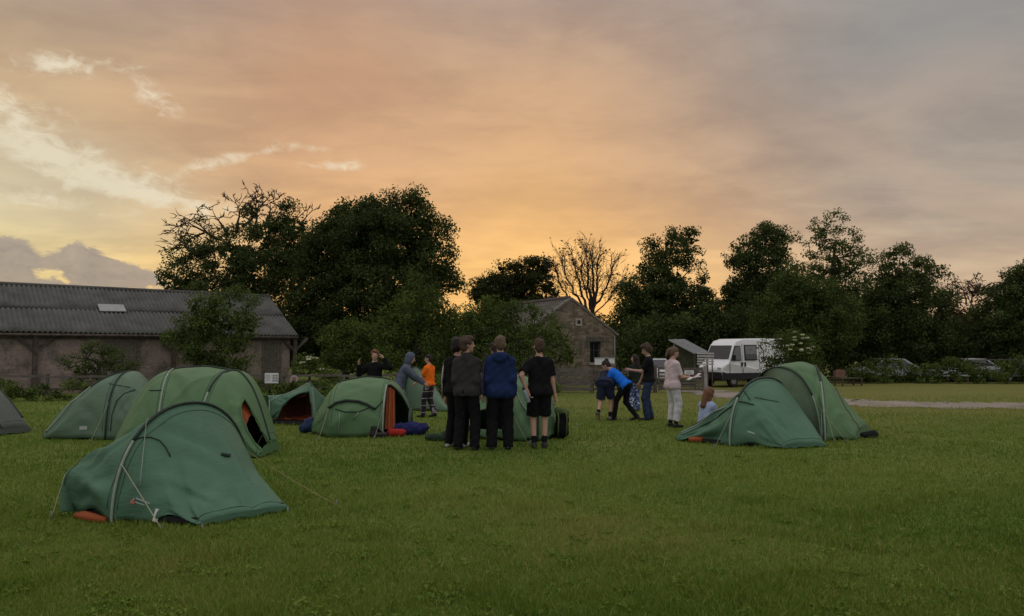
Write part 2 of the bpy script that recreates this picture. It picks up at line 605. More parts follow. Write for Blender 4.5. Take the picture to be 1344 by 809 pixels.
# gravel track from the right edge across to the field gate
TR = [ground(1700, 541), ground(1480, 537), ground(1344, 532.5), ground(1250, 532), ground(1105, 529), ground(1010, 523), ground(950, 517.5), ground(915, 512)]
TRW = [4.8, 4.7, 4.4, 4.7, 4.4, 3.4, 2.4, 2.2]
tp, twd = [], []
for i in range(len(TR) - 1):
    for k in range(24):
        s_ = k / 24
        tp.append(TR[i].lerp(TR[i + 1], s_)); twd.append(TRW[i] * (1 - s_) + TRW[i + 1] * s_)
tv, tf = [], []
NC = 9
for i, p in enumerate(tp):
    d = tp[min(i + 1, len(tp) - 1)] - tp[max(i - 1, 0)]
    n = Vector((-d.y, d.x)).normalized()
    wl_ = twd[i] / 2 * (1 + 0.22 * math.sin(i * .55) + 0.13 * math.sin(i * 1.7 + 1) + random.uniform(-.09, .09))
    wr_ = twd[i] / 2 * (1 + 0.22 * math.sin(i * .43 + 2) + 0.13 * math.sin(i * 1.9) + random.uniform(-.09, .09))
    for k in range(NC):
        s_ = -wl_ + (wl_ + wr_) * k / (NC - 1)
        x, y = p.x + n.x * s_, p.y + n.y * s_
        tv.append((x, y, gzf(x, y) + 0.010))
for i in range(len(tp) - 1):
    for k in range(NC - 1):
        a = i * NC + k
        tf.append((a, a + 1, a + NC + 1, a + NC))
TRACKM = mat('gravel', (0.24, 0.205, 0.165), 0.95, 0.3, 1.2, 0.6, 30, col2=(0.13, 0.125, 0.07), detail=8)
tag(link('track', np_mesh('track', tv, np.array(tf), 4, True), TRACKM), kind='structure')
TPX = np.array([(p.x, p.y) for p in tp])


def grass_blades():
    n = 500000
    yy = 1.0 / rng.uniform(1 / 34.0, 1 / 3.7, n)
    xx = rng.uniform(-1, 1, n) * (0.80 * yy + 2.2)
    d2 = np.full(n, 1e9)
    for p in TPX[::3]:
        d2 = np.minimum(d2, (xx - p[0]) ** 2 + (yy - p[1]) ** 2)
    keep = d2 > (1.85 + rng.normal(0, .3, n)) ** 2
    xx, yy = xx[keep], yy[keep]; n = len(xx)
    # clumpy lawn: longer tufts here and there
    pn = (np.sin(xx * 2.1 + 1.3 * np.sin(yy * 1.1)) + np.sin(yy * 2.7 + 1.7 * np.sin(xx * 0.9)) + np.sin(xx * 5.3 - yy * 4.1)) / 3
    pn2 = (np.sin(xx * 0.55 + 2 * np.sin(yy * 0.31)) + np.sin(yy * 0.73 - 1.1 * np.sin(xx * 0.41) + 2)) / 2
    tuft = np.clip(np.sin(xx * 3.7 + 2.2 * np.sin(yy * 2.9)) + np.sin(yy * 4.3 + 2 * np.sin(xx * 2.3)) - .9, 0, 1)
    hgt = 0.036 * (1 + 0.35 * pn + 0.8 * tuft) * rng.uniform(0.5, 1.35, n) + 0.0006 * yy
    tall = rng.random(n) < 0.03
    hgt[tall] *= rng.uniform(1.4, 2.1, tall.sum())
    wd = (0.0024 + 0.00052 * yy) * rng.uniform(0.7, 1.4, n)
    ang = rng.uniform(0, 2 * np.pi, n)
    lean = rng.uniform(0.15, 0.9, n) * hgt
    la = rng.uniform(0, 2 * np.pi, n)
    z0 = gz(xx, yy) - 0.004
    dx, dy = np.cos(ang) * wd / 2, np.sin(ang) * wd / 2
    lx, ly = np.cos(la) * lean, np.sin(la) * lean
    V = np.empty((n, 5, 3))
    V[:, 0] = np.stack([xx - dx, yy - dy, z0], -1); V[:, 1] = np.stack([xx + dx, yy + dy, z0], -1)
    V[:, 2] = np.stack([xx + dx * .8 + lx * .35, yy + dy * .8 + ly * .35, z0 + hgt * .6], -1)
    V[:, 3] = np.stack([xx - dx * .8 + lx * .35, yy - dy * .8 + ly * .35, z0 + hgt * .6], -1)
    V[:, 4] = np.stack([xx + lx, yy + ly, z0 + hgt], -1)
    b = np.arange(n) * 5
    T = np.concatenate([np.stack([b, b + 1, b + 2], -1), np.stack([b, b + 2, b + 3], -1), np.stack([b + 3, b + 2, b + 4], -1)])
    dryness = np.clip((yy - 11) / 13, 0, 1) * np.clip((xx + 3) / 11, 0, 1)
    pn3 = (np.sin(xx * 1.15 + 1.9 * np.sin(yy * 0.8 + 1)) + np.sin(yy * 1.5 - 1.6 * np.sin(xx * 1.3))) / 2
    thin = np.exp(-((xx - 0.9) / 1.9) ** 2 - ((yy - 6.2) / 1.1) ** 2) + 0.8 * np.exp(-((xx - 3.2) / 1.2) ** 2 - ((yy - 5.6) / .8) ** 2)
    tint = np.clip(0.33 + 0.17 * pn2 + 0.10 * pn + 0.13 * pn3 + 0.34 * dryness + 0.16 * thin + rng.normal(0, 0.15, n), 0, 1)
    straw = rng.random(n) < 0.04 + 0.10 * thin + 0.05 * dryness
    tint[straw] = rng.uniform(.85, 1, straw.sum())
    # clover and plantain clumps pressed into the turf
    nc = 420
    wy = 1 / rng.uniform(1 / 16.0, 1 / 3.8, nc); wx = rng.uniform(-.78, .78, nc) * wy
    k = 11
    cx_ = np.repeat(wx, k) + rng.normal(0, .05, nc * k); cy_ = np.repeat(wy, k) + rng.normal(0, .05, nc * k); a_ = rng.uniform(0, 2 * np.pi, nc * k)
    L_ = rng.uniform(.025, .065, nc * k); W_ = rng.uniform(.008, .016, nc * k); z_ = gz(cx_, cy_) + rng.uniform(.012, .03, nc * k)
    ca, sa = np.cos(a_), np.sin(a_)
    V2 = np.stack([np.stack([cx_, cy_, z_ - .01], -1), np.stack([cx_ + ca * L_ * .5 - sa * W_, cy_ + sa * L_ * .5 + ca * W_, z_ + .012], -1),
                   np.stack([cx_ + ca * L_, cy_ + sa * L_, z_ + .004], -1), np.stack([cx_ + ca * L_ * .5 + sa * W_, cy_ + sa * L_ * .5 - ca * W_, z_ + .012], -1)], 1)
    b2 = np.arange(nc * k) * 4 + n * 5
    T = np.concatenate([T, np.stack([b2, b2 + 1, b2 + 2], -1), np.stack([b2, b2 + 2, b2 + 3], -1)])
    V = np.concatenate([V.reshape(-1, 3), V2.reshape(-1, 3)])
    tint = np.concatenate([np.repeat(tint, 5), np.repeat(np.repeat(rng.uniform(.15, .6, nc), k), 4)])
    me = np_mesh('grass', V, T, 3, False, tint)
    m_ = leaf_mat('grass_blade', (0.070, 0.140, 0.018), (0.150, 0.224, 0.034), (0.31, 0.275, 0.10), 0.3)
    t = m_.node_tree.nodes
    tag(link('grass', me, m_), 'short mown field grass, greener in front and drier to the right', 'grass', kind='stuff')


grass_blades()


# ------------------------------------------------------------------ trees
def leaf_arrays(centers, rads, nleaf, size, ctint, flat=0.75, up=0.3, aspect=0.55, wts=None):
    nc = len(centers)
    wts = (rads ** 2 if wts is None else wts)
    pick = rng.choice(nc, nleaf, p=wts / wts.sum())
    u = rng.normal(0, 1, (nleaf, 3)); u /= np.linalg.norm(u, axis=1, keepdims=True)
    rr = rng.random(nleaf) ** 0.45
    off = u * rr[:, None] * rads[pick][:, None]
    off[:, 2] *= flat
    pos = centers[pick] + off
    nrm = rng.normal(0, 1, (nleaf, 3)) + u * 0.6; nrm[:, 2] += up
    nrm /= np.linalg.norm(nrm, axis=1, keepdims=True)
    t1 = rng.normal(0, 1, (nleaf, 3)); t1 -= nrm * (t1 * nrm).sum(1, keepdims=True)
    t1 /= np.linalg.norm(t1, axis=1, keepdims=True)
    t2 = np.cross(nrm, t1)
    s_ = size * rng.uniform(0.6, 1.35, nleaf)[:, None]
    V = np.stack([pos - t1 * s_ * .5, pos + t2 * s_ * aspect * .5 - nrm * s_ * .06, pos + t1 * s_ * .5, pos - t2 * s_ * aspect * .5 - nrm * s_ * .06], 1)
    b = np.arange(nleaf) * 4
    Fq = np.stack([b, b + 1, b + 2, b + 3], -1)
    tint = np.clip(ctint[pick] + rng.normal(0, .12, nleaf), 0, 1)
    return V.reshape(-1, 3), Fq, np.repeat(tint, 4)


def tubes_np(segs, sides=5):
    """segs: list of (p, q, r0, r1)"""
    P = np.array([s_[0] for s_ in segs], float); Q = np.array([s_[1] for s_ in segs], float)
    r0 = np.array([s_[2] for s_ in segs]); r1 = np.array([s_[3] for s_ in segs])
    d = Q - P; L = np.linalg.norm(d, axis=1, keepdims=True); L[L == 0] = 1e-6; d /= L
    Q = Q + d * (r1[:, None] * 0.4)
    ref = np.where(np.abs(d[:, 2:3]) > 0.9, np.array([[1.0, 0, 0]]), np.array([[0, 0, 1.0]]))
    u = np.cross(d, ref); u /= np.linalg.norm(u, axis=1, keepdims=True); v = np.cross(d, u)
    th = 2 * np.pi * np.arange(sides) / sides
    ring = u[:, None] * np.cos(th)[None, :, None] + v[:, None] * np.sin(th)[None, :, None]
    A = P[:, None] + ring * r0[:, None, None]; B = Q[:, None] + ring * r1[:, None, None]
    V = np.concatenate([A, B], 1).reshape(-1, 3)
    n = len(segs); b = np.arange(n)[:, None] * 2 * sides; k = np.arange(sides)[None]; k2 = (k + 1) % sides
    Fq = np.stack([b + k, b + k2, b + sides + k2, b + sides + k], -1).reshape(-1, 4)
    return V, Fq


def skeleton(base, trunk_pts, targets, rtip=0.018, rmax=0.5, wig=0.12):
    """grow a branching skeleton from the trunk to all targets"""
    nodes = [np.array(base, float)] + [np.array(p, float) for p in trunk_pts]
    par = [-1] + list(range(len(trunk_pts)))
    origin = nodes[-1]
    order = sorted(range(len(targets)), key=lambda i: np.linalg.norm(targets[i] - origin))
    for i in order:
        t_ = targets[i]
        arr = np.array(nodes[1:]) if len(nodes) > 1 else np.array(nodes)
        dd = np.linalg.norm(arr - t_, axis=1) + 0.6 * np.maximum(0, arr[:, 2] - t_[2]) + 0.12 * np.linalg.norm(arr - origin, axis=1)
        k = int(np.argmin(dd)) + (1 if len(nodes) > 1 else 0)
        a = nodes[k]; L = np.linalg.norm(t_ - a)
        ns = max(1, min(4, int(L / 0.7)))
        last = k
        for j in range(1, ns + 1):
            s_ = j / ns
            p = a + (t_ - a) * s_
            if j < ns: p = p + rng.normal(0, wig * L / ns, 3) + np.array([0, 0, -0.05 * L * s_ * (1 - s_)])
            nodes.append(p); par.append(last); last = len(nodes) - 1
    cnt = np.zeros(len(nodes)); child = np.zeros(len(nodes), int)
    for i in range(1, len(nodes)): child[par[i]] += 1
    for i in range(len(nodes) - 1, -1, -1):
        if child[i] == 0: cnt[i] += 1
        if par[i] >= 0: cnt[par[i]] += cnt[i]
    rad = np.minimum(rmax, rtip * cnt ** 0.5)
    segs = [(nodes[par[i]], nodes[i], (rad[par[i]] if par[par[i]] == -1 or child[par[i]] == 1 else min(rad[par[i]], rad[i] * 1.4)), rad[i]) for i in range(1, len(nodes))]
    return segs, nodes


def twig_fan(segs, p, d, L, r, depth, spread=0.6, crook=0.34, rmin=.034):
    """dead, crooked, forking branch wood"""
    p = np.array(p, float); d = np.array(d, float); d /= np.linalg.norm(d); r = max(r, rmin)
    for k in range(3):
        d2 = d + rng.normal(0, crook, 3); d2[1] *= 0.7; d2 /= np.linalg.norm(d2)
        q_ = p + d2 * L / 3
        segs.append((p, q_, r * (1 - .25 * k), r * (1 - .25 * (k + 1))))
        if depth > 0 and (k > 0 or rng.random() < .5):
            for _ in range(1 if k < 2 else 2):
                dd = d2 + rng.normal(0, spread, 3); dd[1] *= 0.7
                twig_fan(segs, q_, dd, L * rng.uniform(.45, .75), r * (1 - .25 * (k + 1)) * .75, depth - 1, spread, crook, rmin)
        p, d = q_, d2


def make_tree(name, label, basepx, depth, blobs, leafm, cat='tree', group=None, dens=150, size=0.26, crad=0.75, cvol=0.55, trunk_r=None,
              trunk_top=None, dead=None, blossom=None, ydeep=0.8, fill=0.6, base_y=None, rtip=0.02, wig=0.12, minz=0.15, tones=(0.2, 0.8)):
    by = base_y or depth
    bx = gx(basepx, by)
    S = depth / F
    cs, rs, ct, area = [], [], [], 0
    for bl in blobs:
        px, py, rx, ry = bl[:4]
        k = bl[4] if len(bl) > 4 else 1.0
        c = at(px, py, depth + (bl[5] if len(bl) > 5 else 0))
        ax, azr = rx * S, ry * S; ay = min(ax, azr * 1.4) * ydeep
        area += math.pi * ax * azr * k
        n = max(4, int(cvol * 4.19 * ax * ay * azr / (crad ** 3) * k ** 0.7 + 3.0 * ax * azr / crad ** 2 * k * .5))
        u = rng.normal(0, 1, (n, 3)); u /= np.linalg.norm(u, axis=1, keepdims=True)
        rr = rng.random(n) ** (1 / 3.2)
        p = np.array(c) + u * rr[:, None] * np.array([ax, ay, azr]) * (1 - 0.12 * crad / max(ax, azr, crad))
        cs.append(p); rs.append(crad * rng.uniform(.55, 1.2, n)); ct.append(rng.uniform(tones[0], tones[1], n))
    cs = np.concatenate(cs); rs = np.concatenate(rs); ct = np.concatenate(ct)
    g = gz(cs[:, 0], cs[:, 1])
    ok = cs[:, 2] > g + minz
    cs, rs, ct = cs[ok], rs[ok], ct[ok]
    root = empty(name, bx, 0, label, cat, group)
    top = np.array(trunk_top) if trunk_top is not None else np.array([bx.x * .5 + cs[:, 0].mean() * .5, by, bx.z + (cs[:, 2].max() - bx.z) * .45])
    b0 = np.array(bx) - np.array([0, 0, .1])
    tr_pts = [b0 + (top - b0) * s_ + rng.normal(0, .05, 3) * (s_ < 1) for s_ in (.35, .7, 1.0)]
    nsk = min(len(cs), 220)
    sel = rng.choice(len(cs), nsk, replace=False)
    segs, nodes = skeleton(b0, tr_pts, cs[sel], rtip=rtip, rmax=trunk_r or 0.3, wig=wig)
    if dead:
        for (px, py, dx, dz_, L, r, dep) in dead:
            twig_fan(segs, at(px, py, depth), (dx, 0.1, dz_), L, r, dep)
    V, Q = tubes_np(segs)
    link('trunk', np_mesh('trunk', V, Q, 4, True), BARK, root, True)
    nl = int(dens * 3.9 * area)
    V, Q, T = leaf_arrays(cs, rs, nl, size * .64, ct)
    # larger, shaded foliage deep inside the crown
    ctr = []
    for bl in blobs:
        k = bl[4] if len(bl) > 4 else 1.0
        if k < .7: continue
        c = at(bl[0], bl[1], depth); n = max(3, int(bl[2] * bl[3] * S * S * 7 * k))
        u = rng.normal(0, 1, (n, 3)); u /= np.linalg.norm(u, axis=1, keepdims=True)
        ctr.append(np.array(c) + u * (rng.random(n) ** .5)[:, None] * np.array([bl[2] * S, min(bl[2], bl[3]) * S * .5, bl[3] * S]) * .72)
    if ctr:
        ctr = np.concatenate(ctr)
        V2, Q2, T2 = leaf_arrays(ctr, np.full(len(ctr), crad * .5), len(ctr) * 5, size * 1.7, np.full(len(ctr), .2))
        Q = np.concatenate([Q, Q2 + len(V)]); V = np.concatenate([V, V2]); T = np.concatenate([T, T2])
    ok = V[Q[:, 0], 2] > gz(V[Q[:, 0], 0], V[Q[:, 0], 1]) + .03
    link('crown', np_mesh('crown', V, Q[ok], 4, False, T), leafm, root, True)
    if blossom:
        n, sz_ = blossom
        # flat flower heads on the outer clumps facing the open field
        order = np.argsort(cs[:, 1] - 0.5 * cs[:, 2])[:n]
        V, Q, T = leaf_arrays(cs[order] + np.array([0, -0.5, 0.25]) * crad, np.full(len(order), sz_), len(order) * 36, 0.075, rng.random(len(order)), flat=0.3, up=1.5, aspect=0.9)
        link('blossom', np_mesh('blossom', V, Q, 4, False, T), FLOWER, root, True)
    return root


# the big trees behind the barn
make_tree('oak_tree', 'half dead oak behind the barn with bare crooked branches above thin leaves', 330, 49,
          [(252, 316, 38, 20, .6), (228, 338, 26, 14, .6), (285, 298, 32, 14, .55), (262, 345, 34, 18, .6), (300, 335, 48, 28, .75), (352, 300, 34, 24, .9), (350, 345, 50, 40, 1.1), (240, 372, 45, 22, 1.0),
           (300, 395, 90, 36, 1.3), (205, 392, 30, 14, .8), (385, 300, 24, 24, 1.0), (390, 350, 30, 60, 1.2), (325, 440, 110, 45, 1.2), (330, 275, 15, 6, .5), (378, 270, 16, 8, .6)],
          DARK_LEAF, dens=125, size=.27, crad=.7, cvol=.42, trunk_r=.55, trunk_top=tuple(at(318, 350, 49)),
          dead=[(302, 328, -.12, 1, 1.91, 0.153, 3), (310, 306, .55, .9, 1.72, 0.117, 3), (318, 298, 1, .5, 1.98, 0.117, 3), (300, 308, -.8, .75, 1.52, 0.108, 3), (284, 314, -1, .40, 2.11, 0.117, 3), (268, 306, -1, .0, 1.58, 0.081, 2),
                (335, 296, .1, 1, 1.32, 0.090, 3), (352, 291, .3, 1, 1.32, 0.090, 3), (372, 291, .8, .8, 1.12, 0.072, 2), (392, 294, .4, 1, 0.99, 0.072, 2), (402, 306, .9, .7, 0.92, 0.063, 2), (250, 311, -.7, .8, 0.79, 0.063, 2)])
make_tree('broadleaf_tree', 'tallest dense dark tree beside the half dead oak', 492, 47,
          [(485, 318, 85, 48, 1.3), (455, 300, 48, 32, 1.0), (520, 290, 55, 36, 1.1), (545, 264, 26, 16, .8), (490, 268, 50, 16, .9), (440, 275, 14, 9, .6), (566, 315, 30, 26, .9), (560, 350, 42, 40, 1.1),
           (430, 345, 48, 50, 1.2), (500, 385, 95, 55, 1.5), (410, 405, 40, 60, 1.3), (590, 375, 14, 24, .8), (480, 440, 120, 40, 1.3), (585, 300, 14, 12, .6)],
          DARK_LEAF, dens=150, size=.27, crad=.8, trunk_r=.6, tones=(.05, .7))
make_tree('barn_tree', 'bushy green tree leaning over the right half of the barn roof', 292, 35.5,
          [(285, 418, 42, 34, 1.0), (292, 390, 32, 17, .8), (252, 436, 34, 24, .9), (325, 432, 24, 30, .7), (285, 462, 52, 26, 1.1), (335, 402, 14, 14, .5), (226, 446, 16, 10, .5), (290, 485, 40, 20, .8)],
          MID_LEAF, dens=170, size=.19, crad=.5, trunk_r=.16)
make_tree('shrub', 'low straggly shrub against the left part of the barn wall', 128, 32.0,
          [(128, 468, 40, 18, .9), (105, 482, 30, 14, .7), (165, 478, 22, 16, .7), (120, 455, 16, 10, .5), (130, 492, 45, 14, .9)], MID_LEAF, cat='shrub', dens=150, size=.14, crad=.35, trunk_r=.06, tones=(.1, .6))
make_tree('elder_shrub', 'light green bush beside the end of the barn with pale flower heads', 405, 36,
          [(405, 480, 24, 14, 1.0), (425, 488, 25, 12, .9), (388, 490, 12, 10, .8)], LIGHT_LEAF, cat='shrub', dens=170, size=.15, crad=.35, trunk_r=.06, blossom=(5, .16))
make_tree('shrub', 'rounded green shrub right of the barn, in front of the tallest tree', 455, 37,
          [(452, 440, 28, 24, 1.0), (438, 462, 26, 24, 1.0), (475, 455, 26, 36, 1.1), (460, 482, 46, 22, 1.1)], LIGHT_LEAF, cat='shrub', dens=150, size=.18, crad=.5, trunk_r=.12, tones=(.0, .55))
make_tree('young_ash_tree', 'pointed light green young tree between the rounded shrub and the cottage bushes', 545, 36,
          [(545, 415, 38, 40, 1.1), (542, 378, 12, 18, .9), (560, 392, 22, 20, .9), (515, 430, 30, 30, 1.0), (585, 425, 28, 36, 1.0), (550, 465, 62, 32, 1.3), (543, 362, 4, 8, .6)],
          LIGHT_LEAF, dens=150, size=.18, crad=.5, trunk_r=.15, tones=(.0, .6))
make_tree('willow_bush', 'broad light green bush covering the left end of the stone cottage', 655, 36,
          [(640, 418, 46, 30, 1.0), (612, 436, 38, 42, 1.1), (680, 424, 40, 28, 1.0), (665, 462, 70, 40, 1.3), (714, 438, 30, 26, .8), (732, 465, 22, 30, .9), (640, 395, 20, 10, .7), (690, 404, 20, 10, .6), (728, 430, 22, 20, .8), (708, 412, 22, 12, .7), (746, 470, 13, 26, .8)],
          LIGHT_LEAF, cat='shrub', dens=150, size=.17, crad=.5, trunk_r=.14, tones=(.0, .6))
make_tree('distant_tree', 'dark rounded tree far behind the cottage roof', 690, 76,
          [(695, 362, 34, 25, 1.2), (655, 372, 32, 22, 1.1), (710, 350, 22, 15, 1.0), (634, 385, 24, 16, 1.0), (680, 392, 60, 24, 1.2), (665, 352, 18, 8, .7), (725, 380, 12, 16, .8), (680, 425, 80, 30, 1.2)],
          OLIVE_LEAF, dens=80, size=.36, crad=.85, trunk_r=.4)
# trees right of the cottage
make_tree('broadleaf_tree', 'tall open crowned tree just right of the cottage and darkest low down', 880, 52,
          [(888, 322, 36, 26, .75), (868, 352, 40, 24, .8), (908, 345, 20, 24, .6), (858, 385, 48, 32, 1.2), (845, 415, 42, 36, 1.2), (822, 425, 24, 24, .9), (895, 410, 40, 50, 1.3), (870, 450, 70, 36, 1.4), (855, 318, 12, 10, .5)],
          DARK_LEAF, dens=135, size=.27, crad=.65, trunk_r=.45, tones=(.1, .75))
make_tree('spruce_tree', 'narrow dark pointed evergreen between two taller trees', 924, 50,
          [(922, 375, 9, 20, 1.2), (924, 400, 18, 24, 1.3), (926, 430, 28, 30, 1.3), (928, 460, 40, 26, 1.3)], DARK_LEAF, dens=190, size=.24, crad=.5, trunk_r=.2, tones=(.0, .35))
make_tree('broadleaf_tree', 'large round headed tree above the left end of the white van', 990, 53,
          [(1012, 316, 34, 26, 1.3), (972, 330, 26, 26, .7), (1000, 350, 46, 26, .9), (975, 375, 28, 30, 1.0), (1005, 400, 56, 44, 1.4), (965, 420, 40, 46, 1.3), (1005, 450, 60, 36, 1.3)],
          DARK_LEAF, dens=140, size=.27, crad=.65, trunk_r=.45, tones=(.1, .7))
make_tree('airy_tree', 'tall airy tree with sky showing all through its crown, highest of the right hand row', 1098, 54,
          [(1092, 300, 28, 22, .38), (1072, 325, 24, 22, .42), (1112, 320, 26, 22, .38), (1092, 345, 42, 26, .42), (1130, 340, 18, 18, .3), (1100, 375, 50, 28, .6), (1100, 420, 60, 40, 1.2)],
          MID_LEAF, dens=150, size=.27, crad=.5, trunk_r=.4, rtip=.03, trunk_top=tuple(at(1094, 340, 54)), tones=(.1, .6))
make_tree('hawthorn_tree', 'broad rounded mid green tree behind the white van and the elder', 1060, 46,
          [(1055, 392, 52, 34, 1.2), (1040, 368, 34, 22, 1.0), (1015, 418, 36, 36, 1.2), (1080, 425, 56, 44, 1.4), (1045, 450, 70, 34, 1.4)], MID_LEAF, dens=140, size=.23, crad=.6, trunk_r=.25, tones=(.0, .55))
make_tree('locust_tree', 'feathery arching tree right of the airy tree and behind the wooden bench', 1185, 49,
          [(1178, 338, 30, 18, .7), (1150, 345, 18, 20, .5), (1195, 358, 36, 22, .9), (1222, 358, 20, 14, .6), (1165, 375, 36, 30, 1.0), (1200, 395, 50, 36, 1.3), (1160, 420, 46, 40, 1.2), (1195, 440, 66, 36, 1.4), (1240, 385, 14, 14, .6)],
          DARK_LEAF, dens=140, size=.25, crad=.6, trunk_r=.35, tones=(.1, .8))
make_tree('thin_tree', 'thin reddish tree with half bare twigs in the dip of the right hand tree line', 1268, 55,
          [(1268, 378, 26, 20, .30), (1248, 395, 20, 20, .4), (1290, 395, 16, 20, .4), (1268, 425, 46, 24, 1.1), (1268, 452, 60, 26, 1.3)], RUST_LEAF, dens=120, size=.24, crad=.5, trunk_r=.25,
          dead=[(1268, 400, -.2, 1, 1.3, 0.072, 3), (1275, 398, .4, 1, 1.3, 0.072, 3), (1258, 402, -.5, 1, 1.2, 0.072, 3)])
make_tree('broadleaf_tree', 'dark tree at the right edge of the picture above the hedge', 1330, 48,
          [(1330, 370, 26, 22, .8), (1345, 358, 18, 14, .6), (1310, 390, 28, 22, .9), (1345, 400, 36, 40, 1.2), (1315, 425, 44, 34, 1.2), (1380, 400, 60, 70, 1.2), (1330, 450, 80, 30, 1.3)],
          DARK_LEAF, dens=140, size=.25, crad=.6, trunk_r=.35, tones=(.1, .75))
make_tree('elder_bush', 'elder bush with cream flower heads in front of the white van', 1042, 37.5,
          [(1038, 458, 30, 22, 1.5), (1020, 476, 22, 20, 1.4), (1056, 472, 24, 24, 1.4), (1038, 490, 40, 14, 1.3), (1006, 455, 14, 10, .5), (1030, 443, 22, 8, .8), (1055, 445, 16, 10, .9)],
          MID_LEAF, cat='shrub', dens=170, size=.16, crad=.4, trunk_r=.07, blossom=(18, .11))


def bare_tree():
    """many upright stems, nearly leafless, against the glow"""
    D = 58
    root = empty('bare_tree', gx(768, D), 0, 'nearly leafless many stemmed tree standing against the sunset behind the cottage gable', 'tree')
    segs, tips = [], []
    b0 = np.array(gx(768, D))

    def stem(pts, r0, r1):
        pts = [np.array(at(px, py, D + dy)) for px, py, dy in pts]
        n = len(pts) - 1
        for i in range(n):
            a, b = pts[i], pts[i + 1]
            m_ = 4
            p = a
            for k in range(1, m_ + 1):
                q_ = a + (b - a) * k / m_ + (rng.normal(0, .06, 3) if k < m_ else 0)
                s0, s1 = (i + (k - 1) / m_) / n, (i + k / m_) / n
                segs.append((p, q_, r0 + (r1 - r0) * s0, r0 + (r1 - r0) * s1))
                if s1 > .3:
                    for _ in range(4):
                        d = (b - a) / np.linalg.norm(b - a) + rng.normal(0, .38, 3)
                        twig_fan(segs, q_, d, rng.uniform(.5, 1.25), .02, 1, .4, .15, .018)
                        tips.append(segs[-1][1]); tips.append(q_)
                p = q_
    segs.append((b0, np.array(at(776, 420, D)), .34, .26))
    stem([(776, 420, 0), (776, 398, 0), (772, 367, 0), (770, 330, 0)], .19, .03)
    stem([(776, 415, 0), (780, 389, .4), (778, 358, .5), (778, 333, .6)], .15, .03)
    stem([(777, 406, 0), (784, 380, -.4), (783, 358, -.3), (787, 336, 0)], .13, .03)
    stem([(776, 412, 0), (790, 389, .3), (800, 367, .3), (806, 344, .2)], .11, .02)
    stem([(774, 412, 0), (764, 389, .6), (757, 362, .6), (750, 333, .5)], .13, .02)
    stem([(772, 412, 0), (758, 389, -.5), (744, 367, -.4), (738, 340, -.3)], .12, .02)
    stem([(768, 418, 0), (748, 395, 0), (736, 376, 0), (729, 356, 0)], .09, .02)
    stem([(778, 415, 0), (795, 398, 0), (806, 383, 0), (814, 372, 0)], .06, .015)
    stem([(775, 406, 0), (770, 384, -.8), (763, 358, -.9), (762, 339, -.9)], .1, .02)
    V, Q = tubes_np(segs, 4)
    link('trunk', np_mesh('trunk', V, Q, 4, True), BARK, root, True)
    tips = np.array(tips)
    tips = tips[rng.choice(len(tips), int(len(tips) * .45), replace=False)]
    low = np.stack([rng.normal(b0[0] + .4, 1.5, 50), rng.normal(D, .6, 50), rng.uniform(1.0, 4.4, 50)], -1)
    cs = np.concatenate([tips, low]); rs = np.concatenate([np.full(len(tips), .10), np.full(50, .6)])
    V, Q, T = leaf_arrays(cs, rs, 5200, .15, rng.uniform(.2, .7, len(cs)), wts=np.concatenate([np.full(len(tips), 1.0), np.full(50, 14.0)]))
    link('crown', np_mesh('crown', V, Q, 4, False, T), OLIVE_LEAF, root, True)


bare_tree()


def leaf_belt(name, pts, size, dens, leafm, label, cat=None, kind=None, crad=.6):
    """hedge or wood: pts = (px, depth, top z above ground, thickness)"""
    cs, rs, ct = [], [], []
    for (p0, p1) in zip(pts[:-1], pts[1:]):
        a, b = gx(p0[0], p0[1]), gx(p1[0], p1[1])
        L = (b - a).length
        n = int(L * (p0[2] + p1[2]) / 2 * p0[3] * dens) + 3
        s_ = rng.random(n)
        x = a.x + (b.x - a.x) * s_; y = a.y + (b.y - a.y) * s_ + rng.uniform(-.5, .5, n) * p0[3]
        top = (p0[2] + (p1[2] - p0[2]) * s_) * (1 + .10 * np.sin(x * 1.7) + .08 * np.sin(x * 4.1 + 1))
        z = gz(x, y) + .05 + (rng.random(n) ** .85) * np.maximum(.1, top - crad * .4)
        cs.append(np.stack([x, y, z], -1)); rs.append(crad * rng.uniform(.6, 1.2, n)); ct.append(rng.uniform(.1, .8, n))
    cs = np.concatenate(cs); rs = np.concatenate(rs); ct = np.concatenate(ct)
    nl = int(len(cs) * 75)
    V, Q, T = leaf_arrays(cs, rs, nl, size, ct)
    ok = V[Q[:, 0], 2] > gz(V[Q[:, 0], 0], V[Q[:, 0], 1]) + .02
    o = link(name, np_mesh(name, V, Q[ok], 4, False, T), leafm)
    return tag(o, label, cat, None, kind)


leaf_belt('distant_woodland', [(-500, 80, 5, 5), (200, 82, 5.5, 5), (560, 84, 5.2, 5), (760, 84, 5.0, 5), (800, 84, 5.0, 5), (900, 82, 5.4, 5), (1344, 80, 5, 5), (1900, 78, 6, 5)], .5, .42, DARK_LEAF,
          'low belt of woodland closing the view behind the trees', kind='stuff', crad=1.3)
leaf_belt('hedge', [(1112, 45.0, 1.2, 1.3), (1150, 45.2, 1.42, 1.3), (1230, 45.2, 1.40, 1.3), (1344, 44.6, 1.42, 1.3), (1480, 43, 1.5, 1.4), (1620, 41, 1.5, 1.4)], .15, 7.0, MID_LEAF,
          'clipped dark green hedge along the far side of the track', 'hedge', crad=.42)
leaf_belt('undergrowth', [(-160, 29.3, .75, 1.6), (60, 29.4, .8, 1.4), (250, 30.4, .6, 1.2), (420, 31, .8, 1.4), (520, 31.5, .9, 1.6), (640, 32, .85, 1.4), (735, 33, .5, .8)], .13, 8.0, MID_LEAF,
          'rank nettles and long grass growing along the paddock fence', kind='stuff', crad=.28)
